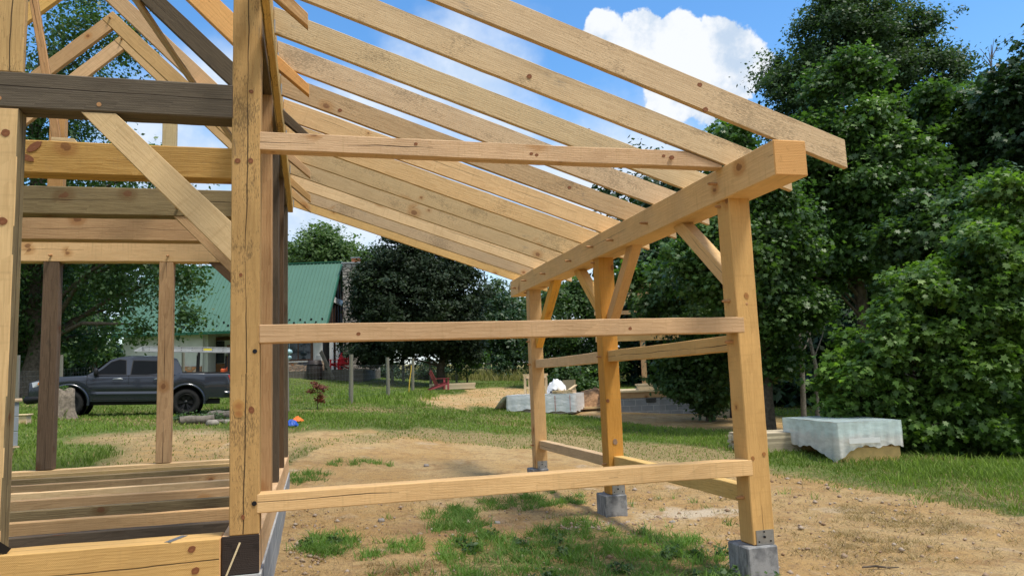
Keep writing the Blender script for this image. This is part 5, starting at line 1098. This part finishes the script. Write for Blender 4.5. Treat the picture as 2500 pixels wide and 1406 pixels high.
# grey hive boxes at the far left
t = thing('bee_hive', 'stack of grey painted hive boxes with a pale lid at the left edge', 'hive', ground_px(-14,12.6)); t.rotation_euler = (0,0,-YAW-.25); HV = plain('grey_hive_paint',(.27,.30,.33),.7,var=.08)
k = MB(); k.box(-.30,.24,-.25,.25,.12,.145); k.box(-.24,-.16,-.2,.2,0,.12); k.box(.12,.2,-.2,.2,0,.12); k.build('stand', W_PALE, t)
for i in range(3): k = MB(); k.box(-.21+.012*(i%2),.205,-.25,.25,.148+i*.245,.385+i*.245); b_ = k.build('box', HV, t, bevel=.006); k = MB(); k.box(.2055,.222,-.09,.09,.23+i*.245,.30+i*.245); k.build('handle', HV, b_)
k = MB(); k.box(-.24,.24,-.28,.28,.886,.94); k.build('lid', W_PALE, t, bevel=.01)
t = thing('wood_box', 'low pale wooden box in the grass behind the hive', 'box', ground_px(46,17.)); k = MB(); k.box(-.2,.2,-.15,.15,0,.2); k.box(-.23,.23,-.18,.18,.2,.235); k.build('box', W_PALE, t, bevel=.01)
# black strap hanging from the door post onto the sill
t = thing('strap', 'black webbing strap hanging by the door post over the front sill', 'strap', (-1.62,-.05,-.9)); k = MB(); pts_ = [(-1.70,-.02,-.55),(-1.66,-.04,-.74),(-1.60,-.03,-.88),(-1.52,.02,-.962)]; 
for a, b in zip(pts_[:-1], pts_[1:]): k.obox(Vector(a)-t.location, Vector(b)-t.location, .05, .006, up=(0,-1,.4))
k.build('webbing', BLACK, t)
# ------------------------------------------------------------------ wrapped lumber, loose lumber, dirt, cabin
FILM = NT('plastic_film'); to = FILM.nd('TexCoord').outputs['Object']; FILM.bump(FILM.noise(FILM.vec('MULTIPLY', to, (1.6,1.6,3.)), 1.8, 3, .5), .5, .05)
FILM.done(FILM.mix(FILM.noise(to, 3, 4), (.76,.77,.78), (.84,.84,.85)), .22, 0, .6); FILM.put(FILM.b.inputs['Alpha'], FILM.ramp(FILM.noise(FILM.vec('MULTIPLY', to, (1.5,1.5,4.)), 2.5, 4, .6), .3, .7, .9, 1.)); FILM = FILM.m
FILMB = NT('blue_plastic_film'); to = FILMB.nd('TexCoord').outputs['Object']; zz_ = FILMB.sep(to)[2]; FILMB.bump(FILMB.noise(FILMB.vec('MULTIPLY', to, (2.,2.,4.)), 1.8, 3, .5), .25, .05)
FILMB.done(FILMB.mix(FILMB.ramp(FILMB.math('ADD', zz_, FILMB.math('MULTIPLY_ADD', FILMB.noise(to, 4, 3), .3, -.15)), .38, .58), (.68,.67,.63), (.60,.72,.71)), .22, 0, .6); FILMB.put(FILMB.b.inputs['Alpha'], FILMB.ramp(FILMB.noise(FILMB.vec('MULTIPLY', to, (1.5,1.5,4.)), 2.5, 4, .6), .35, .65, .78, .97)); FILMB = FILMB.m
def drape(name, x0, x1, y0, y1, zt, hem, mat, parent, seed, n=44, amp=.02):
    """sheet of film over a stack: top plus four skirts of uneven length"""
    per = []; 
    for i in range(n): per.append((x0+(x1-x0)*i/n, y0, 0,-1))
    for i in range(n): per.append((x1, y0+(y1-y0)*i/n, 1,0))
    for i in range(n): per.append((x1-(x1-x0)*i/n, y1, 0,1))
    for i in range(n): per.append((x0, y1-(y1-y0)*i/n, -1,0))
    m = len(per); rows = 9; V = []
    for r_ in range(rows):
        f = r_/(rows-1)
        for i, (x,y,nx,ny) in enumerate(per):
            h = hem(x,y,nx,ny)+.022*math.sin(i*.37+seed)+.012*math.sin(i*1.1); o_ = amp*(.4+f)*(1+math.sin(i*.9+seed)+.7*math.sin(i*2.3+r_*.6))+.03
            V.append((x+nx*o_, y+ny*o_, zt-(zt-h)*f))
    c0 = len(V); F = [(r_*m+i, (r_+1)*m+i, (r_+1)*m+(i+1)%m, r_*m+(i+1)%m) for r_ in range(rows-1) for i in range(m)]
    G_ = 12
    V2 = [(x0+(x1-x0)*(i/G_), y0+(y1-y0)*(j/G_), zt+.004*math.sin(i*1.7+seed)*math.sin(j*1.3)) for j in range(G_+1) for i in range(G_+1)]
    k = MB(); k.add(V, F, True); k.add(V2, [(j*(G_+1)+i, j*(G_+1)+i+1, (j+1)*(G_+1)+i+1, (j+1)*(G_+1)+i) for j in range(G_) for i in range(G_)], True); return k.build(name, mat, parent)
def lumber(k, x0, x1, y0, y1, z0, z1, bw, bh, along='y', gap=.006):
    ny = max(1, round(((x1-x0) if along == 'y' else (y1-y0))/bw)); nz = max(1, round((z1-z0)/bh))
    for j in range(nz):
        for i in range(ny):
            za, zb = z0+(z1-z0)*j/nz+.001, z0+(z1-z0)*(j+1)/nz-.002; e = random.uniform(-.03,.03)
            if along == 'y': xa_ = x0+(x1-x0)*i/ny; k.box(xa_+gap/2, xa_+(x1-x0)/ny-gap/2, y0+e, y1+e, za, zb)
            else: ya_ = y0+(y1-y0)*i/ny; k.box(x0+e, x1+e, ya_+gap/2, ya_+(y1-y0)/ny-gap/2, za, zb)
def PK(n, c):
    t = NT(n); ri = t.nd('NewGeometry').outputs['Random Per Island']; co = t.nd('TexCoord').outputs['Object']
    cc = t.mix(ri, tuple(x*.62 for x in c), tuple(min(1,x*1.25) for x in c)); return t.done(t.mix(t.ramp(t.noise(t.vec('MULTIPLY', co, (4,4,20)), 3, 4), .4, .7, 0, .4), cc, tuple(x*.6 for x in c)), .85, 0, .2)
S1 = PK('stack_lumber', (.50,.35,.17)); S2 = PK('stack_lumber_grey', (.36,.30,.26)); S3 = PK('stack_board_pale', (.60,.50,.34))
# near right: stack under bluish film
c0 = ground_px(2050,13.5); c1 = ground_px(2203,13.2); ex = Vector((.987,-.16,0)); wd_ = .5
while True:
    q_ = c0+ex*wd_-CAM; wd_ += .004
    if 1250+FPX*q_.dot(RT)/q_.dot(FW) > 2200: break
t = thing('wrapped_lumber', 'stack of lumber under bluish plastic film in front of the right-hand trees', 'lumber stack', c0); t.matrix_world = basis(c0-Vector((0,0,.03)), ex)
k = MB(); GT_ = plain('golden_timber',(.60,.40,.15),.75,var=.15,scale=6); k.box(0,wd_,0,.19,0,.27); k.build('skid', GT_, t, bevel=.006); k = MB(); k.box(0,wd_,1.8,2.05,0,.2); k.build('skid', GT_, t, bevel=.006); k = MB(); lumber(k, .02, wd_-.02, .04, 2.0, .275, .70, .14, .095); k.build('boards', S1, t)
drape('film', -.02, wd_+.02, -.02, 2.06, .735, lambda x,y,nx,ny: .29-.22*math.exp(-(x/.16)**2-((y+.0)/.45)**2)-.06*(nx < 0), FILMB, t, 1, amp=.006)
k = MB(); k.box(.16,.74,-.105,-.10,.36,.45); k.build('paper_label', WHT, t)
# loose boards left of it
t = thing('lumber_pile', 'low pile of long pale boards behind the bluish wrapped stack', 'lumber pile', (0,0,0)); q = ground_px(1938,15.3); t.matrix_world = basis(q, ex)
k = MB(); lumber(k, -1.05, .12, -.1, .8, .0, .38, .22, .055, 'x', gap=.012); k.build('boards', S3, t)
# middle: long stack under clear film with things on top
c0 = ground_px(1240,26.2); c1 = ground_px(1404,25.4); ex = c1-c0; ex.z = 0; L_ = ex.length; zt = .62; zlo = min(c0.z,c1.z)
t = thing('wrapped_lumber', 'long low stack under milky plastic film by the dirt road', 'lumber stack', c0); t.matrix_world = basis(Vector((c0.x,c0.y,(c0.z+c1.z)/2)), ex)
k = MB(); lumber(k, 0, L_, 0, 1.15, -.05, zt-.02, .12, .1, 'x'); k.build('boards', S2, t)
FL = drape('film', -.02, L_+.02, -.02, 1.17, zt, lambda x,y,nx,ny: .02+.10*max(0,math.sin(x*2.2)), FILM, t, 2, amp=.007)
k = MB(); V = []; n = 16
for i in range(n):
    for j in range(9):
        f = i/(n-1); x = -.02-f*1.05; y = -.35+j/8*1.5*(1-.35*f); z = max(.58*(1-f*2.1)+.02*math.sin(j*2.+i), .03+.04*math.sin(i*1.4+j*1.9)**2); V.append((x,y,z+(c0.z-c1.z)*.5*f))
k.add(V, [(i*9+j,i*9+j+1,(i+1)*9+j+1,(i+1)*9+j) for i in range(n-1) for j in range(8)], True); k.build('film_tail', FILM, t)
k = MB()
for x in (L_*.72,L_*.73+.5): k.box(x,x+.016,-.075,-.07,.05,zt-.05)
k.build('red_line', plain('red_print',(.5,.12,.1),.6), t)
ztop_ = (c0.z+c1.z)/2+zt
def on_stack(name, label, cat, u, v): t = thing(name, label, cat); t.matrix_world = basis(Vector((c0.x,c0.y,ztop_+.012)), ex)@Matrix.Translation((u,v,0)); return t
t = on_stack('wood_crate', 'open frame of pale lumber standing on the wrapped stack', 'frame', .45, .5); k = MB()
for x in (0,.62): 
    for y in (0,.5): k.box(x,x+.07,y,y+.09,0,.62)
for y in (0,.5): k.box(-.02,.72,y+.01,y+.08,.62,.70); k.box(.07,.62,y+.01,y+.07,.18,.26)
for x in (0,.62): k.box(x+.005,x+.065,.09,.5,.54,.62)
k.build('frame', W_PALE, t)
cl = cloth('white_bag', 'white plastic sack heaped on the wrapped stack', 'bag', Vector((0,0,0)), .36, plain('white_plastic',(.78,.79,.82),.35), 9, .40); cl.matrix_world = basis(Vector((c0.x,c0.y,ztop_+.02)), ex)@Matrix.Translation((1.62,.55,0))
t = on_stack('board_bundle', 'bundle of short pale boards on the right end of the wrapped stack', 'boards', 1.62, .0); k = MB(); lumber(k, 0, .72, 0, .5, 0, .10, .18, .05); k.obox((.60,.0,.11),(.74,.40,.26),.10,.03); k.build('boards', W_PALE, t)
t = on_stack('cardboard_box', 'plain brown crate behind the white sack', 'crate', 1.75, .9); k = MB(); k.box(0,.42,0,.2,0,.44); k.build('box', PK('crate_brown',(.28,.23,.14)), t)
t = thing('lumber_pile', 'small stack of pale boards behind the maroon chair', 'lumber pile'); q = ground_px(1085,38.5); t.matrix_world = basis(q, rt0*.9+FH*.5); k = MB(); lumber(k, -.6, 1.5, -.5, .5, 0, .30, .25, .07, 'x'); k.build('boards', S3, t)
# dirt mound and stick of lumber
SOIL = plain('dug_soil', (.33,.19,.10), .98, spec=.05, var=.35, scale=7, bump=1.)
n = 40; xs_ = np.linspace(-1.35,1.35,n); X, Y = np.meshgrid(xs_, xs_); m = np.hypot(X,Y); bq = ground_px(1462,27.5); Zm = np.clip(1-(m/1.25)**1.5,0,1)*.78*(.7+.6*fbm(X*1.5,Y*1.5,60))+(fbm(X*7,Y*7,61)-.5)*.22*(m < 1.2)-.06; ii_ = np.arange(n*n).reshape(n,n)
o = newobj('dirt_mound', mesh_np('dirt_mound', np.stack([X,Y,Zm],-1).reshape(-1,3), np.stack([ii_[:-1,:-1],ii_[:-1,1:],ii_[1:,1:],ii_[1:,:-1]],-1).reshape(-1,4), False), SOIL); o.location = bq; tag(o, 'heap of dug brown soil beside the grey block foundation', 'dirt mound')
t = thing('loose_board', 'single pale board lying at the foot of the soil heap', 'board'); t.matrix_world = basis(ground_px(1450,26.3)+Vector((0,0,.05)), rt0*.97+FH*.1); k = MB(); k.box(-.35,.55,-.07,.07,-.04,.06); k.build('board', W_PALE, t)
# small timber cabin on a block foundation in the trees
c0 = ground_px(1495,25.6); c1 = ground_px(1690,25.6); ex = rt0; zf = PA(1530,1003,25.6).z
CB = thing('cabin_frame', 'small timber cabin frame with pale rafters on a grey block foundation among the trees', 'cabin frame'); CB.matrix_world = basis(Vector((c0.x,c0.y,zf)), ex); Ci = CB.matrix_world.inverted()
def cl_(px, py, A=25.6): return Ci@PA(px, py, A)
LW = 3.3; k = MB(); zt = cl_(1530,972).z; k.box(-.2,LW,0,.2,-.5,zt); k.box(-.2,0,.21,4.,-.5,zt); k.box(LW-.2,LW,.21,4.,-.5,zt); k.box(.01,LW-.21,3.8,4.,-.5,zt); k.build('foundation', FB, CB)
k = MB(); vx = cl_(1590,975).x; k.box(vx-.17,vx+.17,-.012,-.002,zt-.17,zt-.03); k.build('vent', BLACK, CB); 
k = MB()
for i in range(9): k.box(vx-.15+i*.036,vx-.14+i*.036,-.018,-.0125,zt-.16,zt-.04)
k.build('vent_bars', GALV, CB)
k = MB(); z1 = cl_(1530,958).z; k.box(-.22,LW+.02,-.03,.18,zt+.001,z1); k.build('sill', W_MID, CB); k = MB(); k.box(-.25,LW+.1,-.10,3.9,z1+.002,z1+.06); k.build('floor', W_PALE, CB)
k = MB(); lumber(k, cl_(1563,950).x, cl_(1660,950).x, .3, .9, z1+.062, cl_(1563,937).z, .3, .05, 'x'); k.build('boards', S3, CB)
xp = cl_(1590,900).x; zb_ = cl_(1590,825).z; ze_ = cl_(1590,755).z
for x in (-.1, xp, LW-.15): k = MB(); k.box(x-.08,x+.08,1.2,1.36,z1+.061,cl_(1590,700).z if x == xp else zb_); k.build('post', W_MID, CB)
for zz, h_ in ((zb_,.22),(ze_,.13)): k = MB(); k.box(-.3,LW+.2,1.19,1.37,zz,zz+h_); k.build('beam', W_GIRT, CB)
zr_ = cl_(1590,690).z+.6
for i in range(5):
    yy = .4+i*.42
    for s_ in (1,-1): k = MB(); k.obox((xp+s_*1.35,yy,zb_+.35),(xp,yy,zr_),.05,.14); k.build('rafter', W_PALE, CB)

# odds and ends on the dirt
t = thing('stick', 'crooked brown stick lying on the bare dirt at the lower right', 'stick', ground_ray(2150,1388)); k = MB(); k.tube([(-.13,.06,.012),(-.03,.02,.022),(.05,-.03,.012),(.13,-.06,.015)], [.008,.011,.009,.005], 6); k.build('wood', BARK, t)
for px, py, r, lab in ((930,1272,.035,'flat grey stone on the dirt near the sprouting weed'),(1640,1276,.03,'pale round stone on the dirt right of the middle pier'),(1042,1138,.035,'dark stone alone on the dirt below the lean-to roof'),(1215,1278,.03,'grey stone half sunk in the soil before the weeds')):
    p = ground_ray(px, py); o = newobj('stone', mesh_np('stone', (base*(1+RNG.uniform(-.25,.25,(6,1)))*np.array([1.3,1,.6])*r), tri), plain('stone_grey',(.27,.25,.23),.9,bump=.5)); o.location = p+Vector((0,0,r*.25)); b_ = bmesh.new(); b_.from_mesh(o.data); bmesh.ops.subdivide_edges(b_, edges=b_.edges[:], cuts=2, use_grid_fill=True, smooth=.8); b_.to_mesh(o.data); b_.free(); tag(o, lab, 'stone')
t = thing('offcut', 'short pale wood splinter lying beside the block wall', 'wood offcut', ground_ray(715,1338)); k = MB(); k.box(-.09,.09,-.008,.008,.004,.014); k.build('wood', W_PALE, t)

for px, A, r, lab in ((520,16.6,.12,'grey rock in the weeds between the logs'),(560,16.9,.10,'pale rock in the weeds beside the corner post'),(505,17.6,.09,'small rock behind the short log')):
    p = ground_px(px, A); o = newobj('rock', mesh_np('rock', (base*(1+RNG.uniform(-.3,.3,(6,1)))*np.array([1.3,1,.7])*r), tri), plain('rock_grey',(.26,.235,.20),.95,var=.3,bump=.8)); o.location = p+Vector((0,0,r*.3)); b_ = bmesh.new(); b_.from_mesh(o.data); bmesh.ops.subdivide_edges(b_, edges=b_.edges[:], cuts=2, use_grid_fill=True, smooth=.6); b_.to_mesh(o.data); b_.free(); tag(o, lab, 'rock')
# ------------------------------------------------------------------ lift everything so that the yard lies near z = 0
for o in list(sc.objects):
    if o.parent is None: o.location.z += GZ
